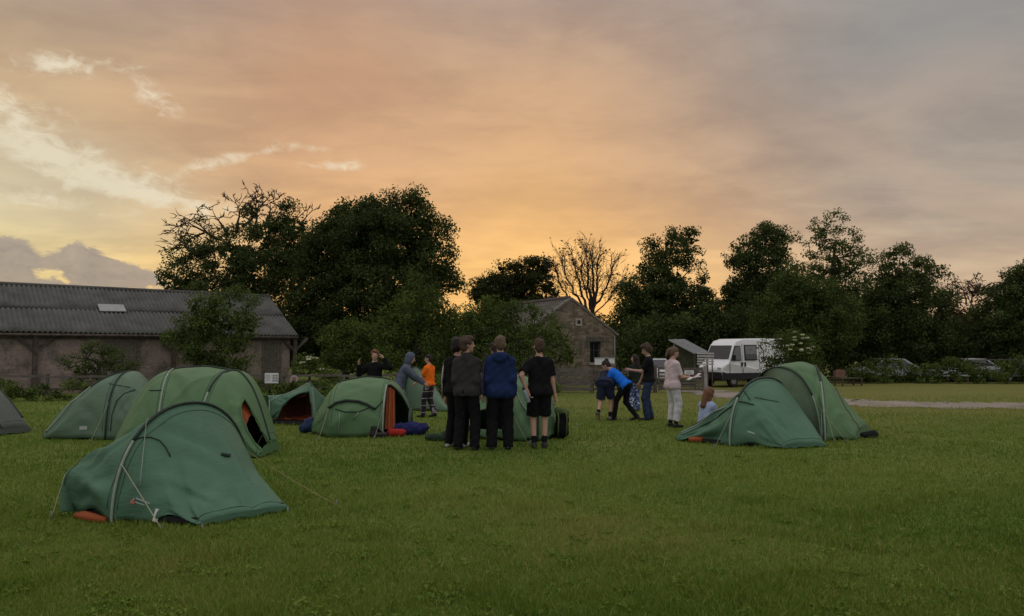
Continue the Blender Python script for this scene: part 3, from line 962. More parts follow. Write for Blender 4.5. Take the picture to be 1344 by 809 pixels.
leaf_belt('dark_thicket', [(800, 48, 3.2, 2.5), (850, 49, 4.4, 2.5), (1010, 50, 5.2, 2.5), (1130, 50, 5.4, 2.5), (1230, 50.5, 4.4, 2.5), (1300, 50.5, 3.8, 2.0), (1500, 49, 4.6, 2.0)], .20, 2.0, DARK_LEAF,
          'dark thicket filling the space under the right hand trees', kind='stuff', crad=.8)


# ------------------------------------------------------------------ buildings
def hit_local(root, px, py, axis, val):
    """where the sight line through a picture point meets the plane local[axis] = val"""
    mi = (Matrix.Translation(root.location) @ root.rotation_euler.to_matrix().to_4x4()).inverted()
    o = mi @ Vector((0, 0, CAMZ)); d = mi.to_3x3() @ ray(px, py)
    k = (val - o[axis]) / d[axis]
    return o + d * k


def roof_mat(name, c, dark, scale=1.2):
    m_ = mat(name, c, 0.9, 0.25, scale, 0.3, 30, col2=dark, detail=8)
    return m_


BLOCK = brick_mat('barn_block', (0.30, 0.225, 0.195), (0.245, 0.19, 0.165), (0.20, 0.165, 0.145), 0.45, 0.225, 0.010, 0.25, (0.095, 0.09, 0.07))
STONE = brick_mat('cottage_stone', (0.27, 0.215, 0.145), (0.105, 0.085, 0.062), (0.17, 0.145, 0.11), 0.40, 0.19, 0.020, 0.9, (0.075, 0.072, 0.052), wob=0.34)
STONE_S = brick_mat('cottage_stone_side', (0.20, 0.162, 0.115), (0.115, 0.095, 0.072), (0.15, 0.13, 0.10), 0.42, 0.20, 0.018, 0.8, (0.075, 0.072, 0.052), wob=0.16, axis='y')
ASB = roof_mat('corrugated_cement', (0.088, 0.090, 0.080), (0.058, 0.055, 0.047))
SLATE = brick_mat('slate', (0.088, 0.080, 0.074), (0.115, 0.10, 0.092), (0.05, 0.047, 0.045), 0.35, 0.22, 0.012, 0.4, (0.07, 0.075, 0.04), axis='y')
SKYL = mat('fibreglass_sheet', (0.24, 0.245, 0.225), 0.35, 0.12, 5)


def build_barn():
    root = empty('barn', (-12.5, 41.67, -0.45), math.atan2(.64, .768), 'long low barn with corrugated grey roof and pinkish block walls', 'barn')
    L, Wd, ZE, ZR = 24.0, 8.0, 2.86, 5.22
    b = MB()
    # four walls, 0.2 thick; gables run up to the ridge
    b.box((-L / 2, .1, ZE / 2), (L, .2, ZE))
    b.box((-L / 2, Wd - .1, ZE / 2), (L, .2, ZE))
    for x in (-.1, -L + .1):
        poly = [(x - .1, .2, 0), (x - .1, Wd - .2, 0), (x - .1, Wd - .2, ZE), (x - .1, Wd / 2, ZR - .12), (x - .1, .2, ZE)]
        b.prism(poly, (.2, 0, 0))
    b.build('wall', BLOCK, root, False)

    def slope(y0, z0, y1, z1, lap):
        v, f = [], []
        nx = int((L + .7) / .033)
        rows = 5
        for j in range(rows + 1):
            s_ = j / rows
            for i in range(nx + 1):
                x = -L - .35 + (L + .7) * i / nx
                v.append((x, y0 + (y1 - y0) * s_, z0 + (z1 - z0) * s_ + lap + .046 * math.sin(2 * math.pi * x / .205) + .012 * math.sin(x * .9 + j)))
        for j in range(rows):
            for i in range(nx):
                a = j * (nx + 1) + i
                f.append((a, a + 1, a + nx + 2, a + nx + 1))
        return v, f
    r = MB()
    sl = (ZR - 2.80) / (Wd / 2 + .38)
    ym, zm = 1.75, 2.80 + sl * (1.75 + .38)
    for y0, z0, y1, z1, lap in ((-.38, 2.80, ym + .15, zm + sl * .15, .04), (ym, zm, Wd / 2, ZR, .075)):
        v, f = slope(y0, z0, y1, z1, lap); r.np(v, f, True)
        v, f = slope(Wd - y0, z0, Wd - y1, z1, lap); r.np(v, f, True)
    r.tube([(-L - .36, Wd / 2, ZR + .08), (.36, Wd / 2, ZR + .08)], .10, 8)
    ro = r.build('roof', ASB, root, False)
    so = ro.modifiers.new('solid', 'SOLIDIFY'); so.thickness = .012
    # roof light in the slope
    p = []
    for px, py in ((128, 399), (162, 400), (166, 408.5), (131, 408)):
        a, b_ = hit_local(root, px, py, 1, 0), hit_local(root, px, py, 1, 4)     # sight line, met with the slope
        d_ = b_ - a; c_ = 2.80 + sl * .38 + .17
        p.append(a + d_ * ((c_ + sl * a.y - a.z) / (d_.z - sl * d_.y)))
    k = MB(); k.prism(p, (0, 0, -.03)); k.build('rooflight', SKYL, root, False)
    g = MB(); g.tube([(-L - .3, -.42, 2.72), (.3, -.42, 2.72)], .06, 8); g.build('gutter', WOOD_D, root, False)
    # posts with forked braces in front of the wall
    for px in (46, 228, 386, -60):
        x = hit_local(root, px, 470, 1, -.05).x
        t = MB(); t.bar((x, -.11, -.1), (x, -.11, 2.74), .2, .18, up=(0, 1, 0))
        o = t.build('post', WOOD_D, root, False)
        for s_ in (-1, 1):
            t = MB(); t.bar((x, -.105, 1.95), (x + s_ * .75, -.105, 2.70), .13, .12, up=(0, 1, 0)); t.build('brace', WOOD_D, o, False)
    # wall plate and boarded bay near the right end
    t = MB(); t.box((-L / 2, -.03, 2.62), (L, .05, .16)); t.build('wall_plate', WOOD_D, root, False)
    for x0, x1 in ((-9.5, -7.6), (-1.6, -.35)):
        t = MB()
        nb = int((x1 - x0) / .16)
        for i in range(nb):
            t.box((x0 + .16 * i + .08, -.022 - .006 * (i % 3), 1.25 + .02 * (i % 2)), (.15, .03, 2.45))
        t.build('boarding', WOOD, root, False)


build_barn()


def build_cottage():
    root = empty('stone_cottage', (3.4, 42.0, -0.45), math.atan2(.46, .89), 'small old stone cottage with slate roof and one dark window in its gable', 'cottage')
    HW, L, ZE, ZA = 3.0, 7.5, 2.95, 4.88
    wl, wh = hit_local(root, 774.5, 476, 0 + 1, 0), hit_local(root, 788, 448.5, 1, 0)
    x0, x1, z0, z1 = wl.x, wh.x, wl.z, wh.z
    b = MB(); T = .45

    def top(x): return ZA - (ZA - ZE) * abs(x) / HW
    def col(xa, xb, za=0, zb=None):
        poly = [(xa, 0, za), (xb, 0, za)]
        if zb is None:
            poly += [(xb, 0, top(xb))]
            if xa < 0 < xb: poly += [(0, 0, ZA)]
            poly += [(xa, 0, top(xa))]
        else:
            poly += [(xb, 0, zb), (xa, 0, zb)]
        b.prism(poly, (0, T, 0))
    col(-HW, x0); col(x1, HW); col(x0, x1, 0, z0); col(x0, x1, z1)
    b.build('gable_wall', STONE, root, False)
    b = MB(); b.prism([(-HW, L, 0), (HW, L, 0), (HW, L, ZE), (0, L, ZA), (-HW, L, ZE)], (0, -T, 0)); b.build('gable_wall', STONE, root, False)
    for x in (-HW + T / 2, HW - T / 2):
        s_ = MB(); s_.box((x, L / 2, ZE / 2 - .01), (T - .01, L - 2 * T, ZE - .02)); s_.build('side_wall', STONE_S, root, False)
    r = MB()
    for s in (-1, 1):
        sl = (ZA - ZE) / HW
        xe = HW + .28
        v, f = [], []
        r.prism([(0, .28, ZA + .02), (s * xe, .28, ZA - sl * xe + .02), (s * xe, L + .1, ZA - sl * xe + .02), (0, L + .1, ZA + .02)], (0, 0, .10))
    ro = r.build('roof', SLATE, root, False)
    v = MB()
    for s in (-1, 1):
        v.bar((0, .12, ZA + .07), (s * (HW + .22), .12, ZE - .06), .34, .13)
    v.build('verge_coping', mat('coping_stone', (0.15, 0.135, 0.11), 0.9, .3, 5, .5, 20), ro, False)
    v = MB(); v.tube([(0, .2, ZA + .13), (0, L, ZA + .13)], .11, 8); v.build('ridge_tile', mat('ridge_tile', (.10, .08, .07), .9, .3, 5), ro, False)
    w_ = MB(); w_.box(((x0 + x1) / 2, .24, (z0 + z1) / 2), (x1 - x0 - .01, .03, z1 - z0 - .01))
    wo_ = w_.build('window', GLASS_D, root, False)
    f = MB(); cx = (x0 + x1) / 2
    for x in (x0 + .035, x1 - .035): f.box((x, .19, (z0 + z1) / 2), (.06, .06, z1 - z0 - .02))
    f.box((cx, .19, (z0 + z1) / 2), (.04, .05, z1 - z0 - .02))
    f.box((cx, .19, z1 - .04), (x1 - x0 - .14, .058, .06)); f.box((cx, .19, (z0 + z1) / 2 + .1), (x1 - x0 - .14, .045, .035))
    f.build('window_frame', mat('grey_frame', (.05, .05, .05), .8), wo_, False)
    l = MB(); l.box((cx, .10, z1 + .14), (x1 - x0 + .5, .26, .27)); l.build('lintel', mat('lintel_stone', (0.085, 0.075, 0.06), .9, .3, 4, .4), root, False)
    l = MB(); l.box((cx + .05, .02, z0 - .07), (x1 - x0 + .4, .25, .13)); l.build('sill', mat('sill_stone', (0.22, 0.20, 0.17), .9, .3, 4, .4), wo_, False)
    h = hit_local(root, 759, 423, 1, 0)
    o = MB(); o.box((h.x, -.01, h.z), (.44, .12, .44)); vo = o.build('vent_surround', mat('vent_stone', (0.33, 0.30, 0.24), .9, .2, 4, .4), root, False)
    o = MB(); o.box((h.x, -.075, h.z), (.2, .02, .2)); o.build('vent_opening', BLACK, vo, False)
    h = hit_local(root, 784, 474, 1, 0)
    # downpipe at the right corner
    d = MB(); d.tube([(HW - .12, -.07, ZE - .1), (HW - .12, -.07, .0)], .045, 8); d.build('downpipe', mat('pipe', (.16, .15, .14), .7), root, False)


build_cottage()


# ------------------------------------------------------------------ fences, gate
def rail_fence(name, label, pts, heights, npost, rail=(.035, .09), post=.11, posth=1.1, matl=None, jit=.02):
    """pts = ground points; a post at every npost-th share, rails between posts as one part per run"""
    matl = matl or WOOD
    root = empty(name, pts[0], 0, label, 'fence')
    P = []
    for a, b in zip(pts[:-1], pts[1:]):
        L = (b - a).length; n = max(1, round(L / npost))
        for k in range(n): P.append(a.lerp(b, k / n))
    P.append(pts[-1])
    P = [Vector((p.x, p.y, gzf(p.x, p.y))) for p in P]
    for p in P:
        t = MB(); h = posth + random.uniform(-.05, .05)
        t.bar(p - Vector((0, 0, .15)), p + Vector((random.uniform(-jit, jit), 0, h)), post, post * .8, up=(0, 1, 0)); t.build('post', matl, root)
    for h in heights:
        t = MB()
        for a, b in zip(P[:-1], P[1:]):
            off = Vector((0, -.075, 0))
            t.bar(a + off + Vector((0, 0, h + random.uniform(-jit, jit))), b + off + Vector((0, 0, h + random.uniform(-jit, jit))), rail[0], rail[1])
        t.build('rail', matl, root)
    return root


rail_fence('post_and_rail_fence', 'long weathered wooden post and rail fence between the barn and the tents', [gx(-180, 29.5), gx(62, 29.8), gx(372, 31.0), gx(520, 32), gx(640, 33.2), gx(728, 34.2)], (.45, .95), 2.1,
           posth=1.12, matl=WOOD)
rail_fence('board_fence', 'short close boarded fence of wide grey planks left of the bending campers', [gx(733, 35), gx(776, 35)], (.2, .42, .64, .86, 1.06), 1.6, rail=(.04, .17), post=.16, posth=1.15, matl=WOOD)
rail_fence('rail_fence', 'weathered rail fence behind the campers between the plank fence and the gate', [gx(777.5, 35.1), gx(859, 35.4)], (.2, .45, .7, .98), 1.5, rail=(.04, .11), post=.13, posth=1.15, matl=WOOD_D)
rail_fence('rail_fence', 'thin pale rail fence showing above the right hand hedge', [gx(1270, 47), gx(1500, 46)], (.75, 1.42), 2.4, rail=(.035, .07), post=.09, posth=1.5, matl=WOOD)


def build_gate():
    a, b = gx(862, 35.6), gx(924, 35.2)
    root = empty('field_gate', a, 0, 'closed wooden seven bar field gate with a small white notice', 'gate')
    for i, h in enumerate((.16, .31, .46, .62, .78, .95, 1.14)):
        t = MB(); t.bar(a + Vector((.08, 0, h)), b + Vector((-.08, 0, h)), .035, .085); t.build('bar', WOOD, root)
    for s_ in (.04, .96):
        t = MB(); p = a.lerp(b, s_); t.bar(p + Vector((0, -.036, .08)), p + Vector((0, -.036, 1.22)), .08, .035, up=(0, 1, 0)); t.build('stile', WOOD, root)
    t = MB(); t.bar(a.lerp(b, .06) + Vector((0, -.037, .2)), a.lerp(b, .93) + Vector((0, -.037, 1.1)), .03, .08); t.build('brace', WOOD, root)
    for p, m_ in ((a + Vector((-.07, 0, 0)), WOOD), (b + Vector((.07, 0, 0)), mat('pale_post', (.26, .25, .22), .9, .2, 5, .3))):
        t = MB(); t.bar(p - Vector((0, 0, .2)), p + Vector((0, 0, 1.3)), .15, .15, up=(0, 1, 0)); t.build('gate_post', m_, root)
    p = at(904.5, 489, 35.2)
    t = MB(); t.box(p, (.44, .02, .2)); sg = t.build('notice', WHITE, root)
    t = MB()
    for k in range(3): t.box(p + Vector((0, -.013, .055 - .055 * k)), (.30 - .05 * (k % 2), .004, .018))
    t.build('lettering', mat('notice_print', (.25, .25, .25), .8), sg)


build_gate()


def sign(name, label, px, py, d, wd, ht, post_px=None, shape='box', col=WHITE):
    p = at(px, py, d)
    root = empty(name, p, 0, label, 'sign')
    t = MB()
    if shape == 'box': t.box(p, (wd, .025, ht))
    else: t.tube([p + Vector((0, .0125, 0)), p + Vector((0, -.0125, 0))], wd / 2, 16)
    t.build('plate', col, root)
    return root, p


sg, p = sign('notice_board', 'white two panel notice fixed to the paddock fence below the barn', 356.5, 496.5, 30.6, .56, .42)
t = MB()
for r_ in range(3):
    for c in range(2): t.box(p + Vector((.09 + .12 * c, -.016, .10 - .1 * r_)), (.095, .006, .07))
NGREY = mat('notice_grey', (.24, .25, .26), .8)
t.build('symbols', NGREY, sg)
t = MB()
for k in range(4): t.box(p + Vector((-.15, -.016, .12 - .07 * k)), (.18, .006, .02))
t.build('lettering', NGREY, sg)
t = MB(); t.bar(p + Vector((.14, .035, -1.0)), p + Vector((.14, .035, .22)), .07, .04, up=(0, 1, 0)); t.build('stake', WOOD, sg)
sg, p = sign('round_sign', 'small round pale sign on a fence post beside the two panel notice', 386, 498, 30.7, .34, .34, shape='round', col=mat('faded_white', (.34, .31, .29), .7, .15, 6))
t = MB(); t.box(p + Vector((0, -.016, .02)), (.16, .006, .14)); t.build('print', mat('faded_red', (.26, .13, .10), .8), sg)
t = MB(); t.bar(p + Vector((-.18, .05, -1.05)), p + Vector((-.18, .05, .35)), .13, .12, up=(0, 1, 0)); t.build('post', mat('pale_wood', (.17, .14, .10), .9, .3, 5, .4), sg)
sg, p = sign('white_board', 'blank white board standing on the rail fence under the cottage window', 793.5, 474.5, 35.6, .95, .34)
t = MB(); t.box(p + Vector((0, -.02, .16)), (.99, .03, .035)); t.box(p + Vector((0, -.02, -.16)), (.99, .03, .035)); t.build('frame', mat('board_frame', (.4, .4, .38), .6), sg)
t = MB()
for s_ in (-1, 1): t.bar(p + Vector((.38 * s_, .03, -.95)), p + Vector((.38 * s_, .03, .15)), .06, .04, up=(0, 1, 0))
t.build('stake', WOOD, sg)


# ------------------------------------------------------------------ vehicles
def wheel(root, x, y, r, wd=.22, name='wheel'):
    t = MB(); t.tube([(x, y - wd / 2, r), (x, y - wd * .35, r), (x, y + wd * .35, r), (x, y + wd / 2, r)], [r * .9, r, r, r * .9], 20)
    o = t.build(name, RUBBER, root, False)
    s_ = -1 if y < 0 else 1
    t = MB(); t.tube([(x, y + s_ * wd * .3, r), (x, y + s_ * (wd / 2 + .015), r)], [r * .62, r * .55], 16); t.build('rim', GREY_METAL, o, False)


def build_van():
    # local: nose at x = 0 pointing to -x, left flank at y = -1
    loc = at(930, 480, 41.0); loc.z = gzf(loc.x, loc.y)
    root = empty('white_van', loc, R(30), 'white high roofed van with side window parked behind the field gate', 'van')
    prof = [(0.05, .42), (0.0, .55), (.03, .95), (.12, 1.12), (.52, 1.36), (.64, 1.48), (1.02, 2.30), (1.24, 2.54), (1.7, 2.66), (3.2, 2.69), (5.25, 2.66), (5.42, 2.5), (5.48, .42)]

    def yw(z): return 1.0 - .13 * max(0, (z - 1.25) / 1.4) ** 1.3
    b = MB(); n = len(prof)
    for s_ in (-1, 1):
        for x, z in prof:
            k = .90 if x < .3 else (.96 if x < .8 else 1)
            b.v.append((x, s_ * yw(z) * k, z))
    b.face(range(n)); b.face(range(2 * n - 1, n - 1, -1))
    for i in range(n):
        j = (i + 1) % n
        b.face((i, n + i, n + j, j))
    body = b.build('body', mat('van_white', (.74, .75, .75), .35, .05, 2, spec=.5), root, False, bevel=.07)

    def flank(poly, m_, name, parent=body, out=.012, th=.02):
        t = MB()
        pts = [(x, -yw(z) - out, z) for x, z in poly]
        t.prism(pts, (0, th, 0)); return t.build(name, m_, parent, False)
    fr = mat('van_trim', (.02, .02, .022), .6)
    flank([(.70, 1.46), (1.50, 1.44), (1.50, 2.27), (1.06, 2.27)], fr, 'window_seal')
    flank([(.78, 1.50), (1.46, 1.48), (1.46, 2.22), (1.10, 2.22)], mat('cab_glass', (.10, .11, .11), .15, spec=.6), 'cab_window', out=.02)
    flank([(1.78, 1.46), (2.74, 1.46), (2.74, 2.32), (1.78, 2.32)], fr, 'window_frame')
    flank([(1.84, 1.52), (2.68, 1.52), (2.68, 2.26), (1.84, 2.26)], mat('tinted_glass', (.03, .035, .035), .12, spec=.6), 'side_window', out=.02)
    flank([(1.84, 1.80), (2.68, 1.80), (2.68, 2.26), (1.84, 2.26)], mat('van_blind', (.20, .20, .20), .8), 'blind', out=.024)
    for x0 in (4.15, 5.05):
        pass
    for x, nm in ((1.62, 'door_seam'), (.60, 'door_seam'), (2.95, 'door_seam'), (4.2, 'panel_seam')):
        flank([(x, .62), (x + .025, .62), (x + .025, 2.38 if x > 1 else 1.40), (x, 2.38 if x > 1 else 1.40)], mat('seam', (.12, .12, .12), .7), nm, out=.003)
    flank([(3.0, 1.32), (5.4, 1.32), (5.4, 1.36), (3.0, 1.36)], mat('rub_strip', (.3, .3, .3), .6), 'side_rail', out=.02)
    flank([(.0, .42), (5.48, .42), (5.48, .74), (.30, .78), (.02, .86)], fr, 'lower_skirt', out=.015)
    for x in (1.46, 1.72):
        flank([(x, 1.12), (x + .10, 1.12), (x + .10, 1.36), (x, 1.36)], BLACK, 'door_handle', out=.03, th=.03)
    t = MB(); t.box((0.0, 0, .62), (.16, 1.84, .42)); t.build('bumper', fr, root, False, bevel=.04)
    t = MB(); t.prism([(.66, -.84, 1.53), (.66, .84, 1.53), (1.00, .78, 2.27), (1.00, -.78, 2.27)], (-.02, 0, .016)); t.build('windscreen', GLASS_D, body, False)
    for s_ in (-1, 1):
        t = MB(); t.box((.09, s_ * .74, .98), (.12, .26, .2)); t.build('headlight', mat('lamp_glass', (.5, .5, .5), .2), body, False, bevel=.03)
        t = MB(); t.box((.80, s_ * 1.13, 1.60), (.12, .16, .34)); t.build('mirror', BLACK, body, False, bevel=.03)
    for y in (-.86, .86):
        wheel(root, .90, y, .35); wheel(root, 4.3, y, .35)


build_van()


def car(label, loc, rz, col, group=None):
    root = empty('parked_car', loc, rz, label, 'car', group)
    prof = [(.0, .35), (.02, .72), (.95, .92), (1.15, .95), (3.9, .98), (4.15, .9), (4.2, .35)]
    cab = [(.98, .90), (1.75, 1.44), (2.2, 1.50), (3.2, 1.46), (3.95, .95)]
    b = MB()

    def loft(pf, w0, w1):
        n = len(pf); k = len(b.v)
        zs = [z for _, z in pf]; z0, z1 = min(zs), max(zs)
        for s_ in (-1, 1):
            for x, z in pf: b.v.append((x, s_ * (w0 + (w1 - w0) * (z - z0) / (z1 - z0)), z))
        b.face([k + i for i in range(n)]); b.face([k + i for i in range(2 * n - 1, n - 1, -1)])
        for i in range(n):
            j = (i + 1) % n; b.face((k + i, k + n + i, k + n + j, k + j))
    loft(prof, .86, .86); loft(cab, .80, .62)
    body = b.build('body', mat('car_paint', col, .3, .04, 2, spec=.5), root, False, bevel=.04)
    t = MB(); t.prism([(1.04, -.70, .96), (1.04, .70, .96), (1.70, .60, 1.41), (1.70, -.60, 1.41)], (-.015, 0, .02)); t.build('windscreen', GLASS_D, body, False)
    for s_ in (-1, 1):
        t = MB(); t.prism([(1.25, s_ * .792, 1.0), (3.6, s_ * .792, 1.0), (3.1, s_ * .668, 1.40), (1.85, s_ * .668, 1.40)], (0, s_ * .012, .004)); t.build('side_window', GLASS_D, body, False)
        t = MB(); t.box((.04, s_ * .6, .68), (.1, .32, .13)); t.build('headlight', mat('car_lamp', (.5, .5, .5), .2), body, False, bevel=.02)
        for x in (.8, 3.35): wheel(root, x, s_ * .78, .31, .18)
    return root


def gl(px, d): return gx(px, d)


car('white parked car seen over the rail fence between two campers', gl(862, 43.5), R(80), (.62, .62, .63))
car('white parked car glimpsed through the hedge trees right of the bench', gl(1226, 47.6), R(6), (.54, .54, .54))
car('pale silver parked car almost hidden behind the hedge nearest the bench', gl(1118, 47.6), R(4), (.33, .335, .34))
car('grey parked car half seen above the hedge near the right edge', gl(1296, 47.4), R(10), (.12, .14, .155))


# ------------------------------------------------------------------ shelter, bench
def build_shelter():
    loc = at(905, 470, 39.5); loc.z = gzf(loc.x, loc.y)
    root = empty('open_shelter', loc, 0, 'small open shelter with sloping sheet roof and pale slatted side', 'shelter')
    c = [at(877, 446, 40.4), at(899, 445.5, 40.9), at(931, 462.5, 38.9), at(911, 464, 38.2)]
    t = MB(); t.prism(c, (0, 0, -.04)); ro = t.build('roof', mat('roof_sheet', (.20, .205, .20), .6, .2, 4), root)
    t = MB()
    for k in range(7):
        a = c[0].lerp(c[1], (k + .5) / 7); b = c[3].lerp(c[2], (k + .5) / 7)
        t.bar(a + Vector((0, 0, .012)), b + Vector((0, 0, .012)), .04, .02)
    t.build('roof_rib', mat('roof_sheet_rib', (.23, .235, .23), .6), ro)
    for p, m_ in ((at(885, 450, 40.3), mat('pale_pole', (.34, .31, .27), .8)), (at(899, 449, 40.8), WOOD_D), (at(928, 463, 38.9), WOOD_D), (at(912, 465, 38.3), WOOD_D)):
        g = Vector((p.x, p.y, gzf(p.x, p.y) - .1))
        t = MB(); t.bar(g, p - Vector((0, 0, .05)), .09, .09, up=(0, 1, 0)); t.build('post', m_, root)
    bw = mat('green_board', (.075, .085, .05), .9, .3, 4)
    a, b = at(889, 470, 40.5), at(912, 470, 40.0)
    t = MB(); t.prism([Vector((a.x, a.y, -.4)), Vector((b.x, b.y, -.4)), Vector((b.x, b.y, 1.62)), Vector((a.x, a.y, 1.92))], (0, .04, 0)); t.build('back_panel', bw, root)
    pale = mat('pale_slat', (.42, .42, .40), .8, .15, 6)
    for k, y in enumerate((464, 467.5, 471, 474.5, 478)):
        t = MB(); t.bar(at(915, y, 38.0), at(937, y + .3, 38.5), .025, .085); t.build('slat', pale, root)
    t = MB()
    for px in (917, 935): 
        p0, p1 = at(px, 463, 38.05 + (px - 915) * .02), at(px, 481, 38.05 + (px - 915) * .02)
        t.bar(Vector((p1.x, p1.y + .05, gzf(p1.x, p1.y))), p0 + Vector((0, .05, 0)), .05, .05, up=(0, 1, 0))
    t.build('slat_post', WOOD_D, root)


build_shelter()


def build_bench():
    loc = gx(1113, 41.5)
    root = empty('wooden_bench', loc, R(22), 'brown wooden garden bench with curved high back beside the hedge', 'bench')
    br = mat('bench_brown', (.16, .085, .055), .8, .3, 5, .3, 30)
    dk = mat('bench_dark', (.075, .055, .045), .8, .3, 5, .3)
    t = MB()
    v = []
    for k in range(13):
        s_ = k / 12; v.append((-.75 + .95 * s_, .28 + .06 * s_, .62 + .30 * math.sin(math.pi * (.12 + .76 * s_)) ** .6))
    poly = [(-.75, .28, .48)] + v + [(.20, .34, .48)]
    t.prism(poly, (0, .05, 0)); t.build('backrest', br, root, False)
    t = MB()
    for k in range(4): t.box((0, -.25 + .15 * k, .44), (1.5, .125, .035))
    t.build('seat', dk, root, False)
    for x in (-.70, .70):
        for y in (-.28, .28):
            t = MB(); t.bar((x, y, -.03), (x, y, .42 if (y < 0 or x > 0) else .8), .07, .07, up=(0, 1, 0)); t.build('leg', dk, root, False)
    t = MB(); t.bar((-.7, 0, .2), (.7, 0, .2), .06, .05); t.build('stretcher', dk, root, False)


build_bench()


# ------------------------------------------------------------------ tents
def fabric(name, col, trans=0.22, rough=0.55):
    m_ = bpy.data.materials.new(name); m_.use_nodes = True
    t = NT(m_.node_tree); t.n.clear()
    o = t.new('ShaderNodeTexCoord').outputs['Object']
    n = t.noise(o, 2.2, 6, 0.6, 0.4)
    n2 = t.noise(t.scaled(o, (1, 1, 3), rot=(0.3, 0.2, 0.5)), 7.0, 4, 0.55, 1.2)
    n3 = t.noise(o, 300.0, 1, 0.5)
    c = tuple(col)
    cc = t.ramp(t.add(t.mul(n, .8), t.mul(n3, .2)), [(0.3, (*[x * .82 for x in c], 1)), (0.55, (*c, 1)), (0.75, (*[x * 1.15 for x in c], 1))])
    p = t.new('ShaderNodeBsdfPrincipled'); t.put(p.inputs['Base Color'], cc); p.inputs['Roughness'].default_value = rough
    p.inputs['Specular IOR Level'].default_value = 0.3
    b = t.new('ShaderNodeBump'); b.inputs['Strength'].default_value = 0.30; b.inputs['Distance'].default_value = 0.03
    t.put(b.inputs['Height'], t.add(n2, t.mul(n, .6))); t.l.new(b.outputs[0], p.inputs['Normal'])
    tr = t.new('ShaderNodeBsdfTranslucent'); t.put(tr.inputs[0], cc)
    mx = t.new('ShaderNodeMixShader'); mx.inputs[0].default_value = trans
    t.l.new(p.outputs[0], mx.inputs[1]); t.l.new(tr.outputs[0], mx.inputs[2])
    out = t.new('ShaderNodeOutputMaterial'); t.l.new(mx.outputs[0], out.inputs[0])
    return m_


G_BLUE = fabric('tent_blue_green', (0.090, 0.196, 0.118))
G_MID = fabric('tent_green', (0.118, 0.225, 0.100))
G_OLD = fabric('tent_faded_green', (0.125, 0.205, 0.130))
G_GREY = fabric('tent_grey_green', (0.125, 0.150, 0.125))
G_DARK = fabric('tent_mesh_panel', (0.060, 0.100, 0.048), .1)
ORANGE = fabric('inner_orange', (0.40, 0.095, 0.026), .3)
SLEEVE_D = mat('pole_sleeve', (0.022, 0.036, 0.026), .6, .15, 8)
SLEEVE_L = mat('pole_sleeve_pale', (0.24, 0.29, 0.23), .5, .15, 8)
CORD = mat('guy_cord', (0.30, 0.29, 0.20), .7, .1, 20)
CORD_Y = mat('guy_cord_yellow', (0.26, 0.21, 0.09), .7, .1, 20)
GSHEET = mat('groundsheet', (0.012, 0.014, 0.015), .6, .2, 8)
SEAM = mat('seam_tape', (0.05, 0.09, 0.06), .7, .1, 9)
PRINT = mat('tent_print', (0.30, 0.34, 0.30), .7, .05, 9)
PRINT_R = mat('tent_print_red', (0.42, 0.12, 0.09), .7, .05, 9)


def proj(P):
    x, y, z = P[0], P[1], P[2] - CAMZ
    dep = y * math.cos(PITCH) + z * math.sin(PITCH); up = -y * math.sin(PITCH) + z * math.cos(PITCH)
    return IW / 2 + F * x / dep, IH / 2 - F * up / dep


def inside(x, y, poly):
    r = False; n = len(poly)
    for i in range(n):
        x0, y0 = poly[i]; x1, y1 = poly[i - 1]
        if (y0 > y) != (y1 > y) and x < (x1 - x0) * (y - y0) / (y1 - y0) + x0: r = not r
    return r


class Rib:
    def __init__(s, a, b, h, n=2.2, lift=0.0, lean=(0, 0)):
        s.a, s.b, s.h, s.n, s.lift = Vector(a), Vector(b), h, n, lift
        s.lean = lean

    def pt(s, v):
        th = math.pi * min(1, max(0, v)); c, w_ = -math.cos(th), max(0.0, math.sin(th))
        e = 2.0 / s.n
        u = math.copysign(abs(c) ** e, c); w_ = w_ ** e
        p = (s.a + s.b) / 2 + (s.b - s.a) / 2 * u
        return Vector((p.x + s.lean[0] * w_, p.y + s.lean[1] * w_, s.a.z + (s.b.z - s.a.z) * v + s.lift + s.h * w_)), w_


def pxrib(na, nb, h, n=2.2, lift=0.0, lean=(0, 0), db=None):
    """near foot by picture point, far foot by picture point or (column, distance)"""
    a = ground(*na)
    b = gx(nb[0], db) if db else ground(*nb)
    return Rib(a, b, h, n, lift, lean)


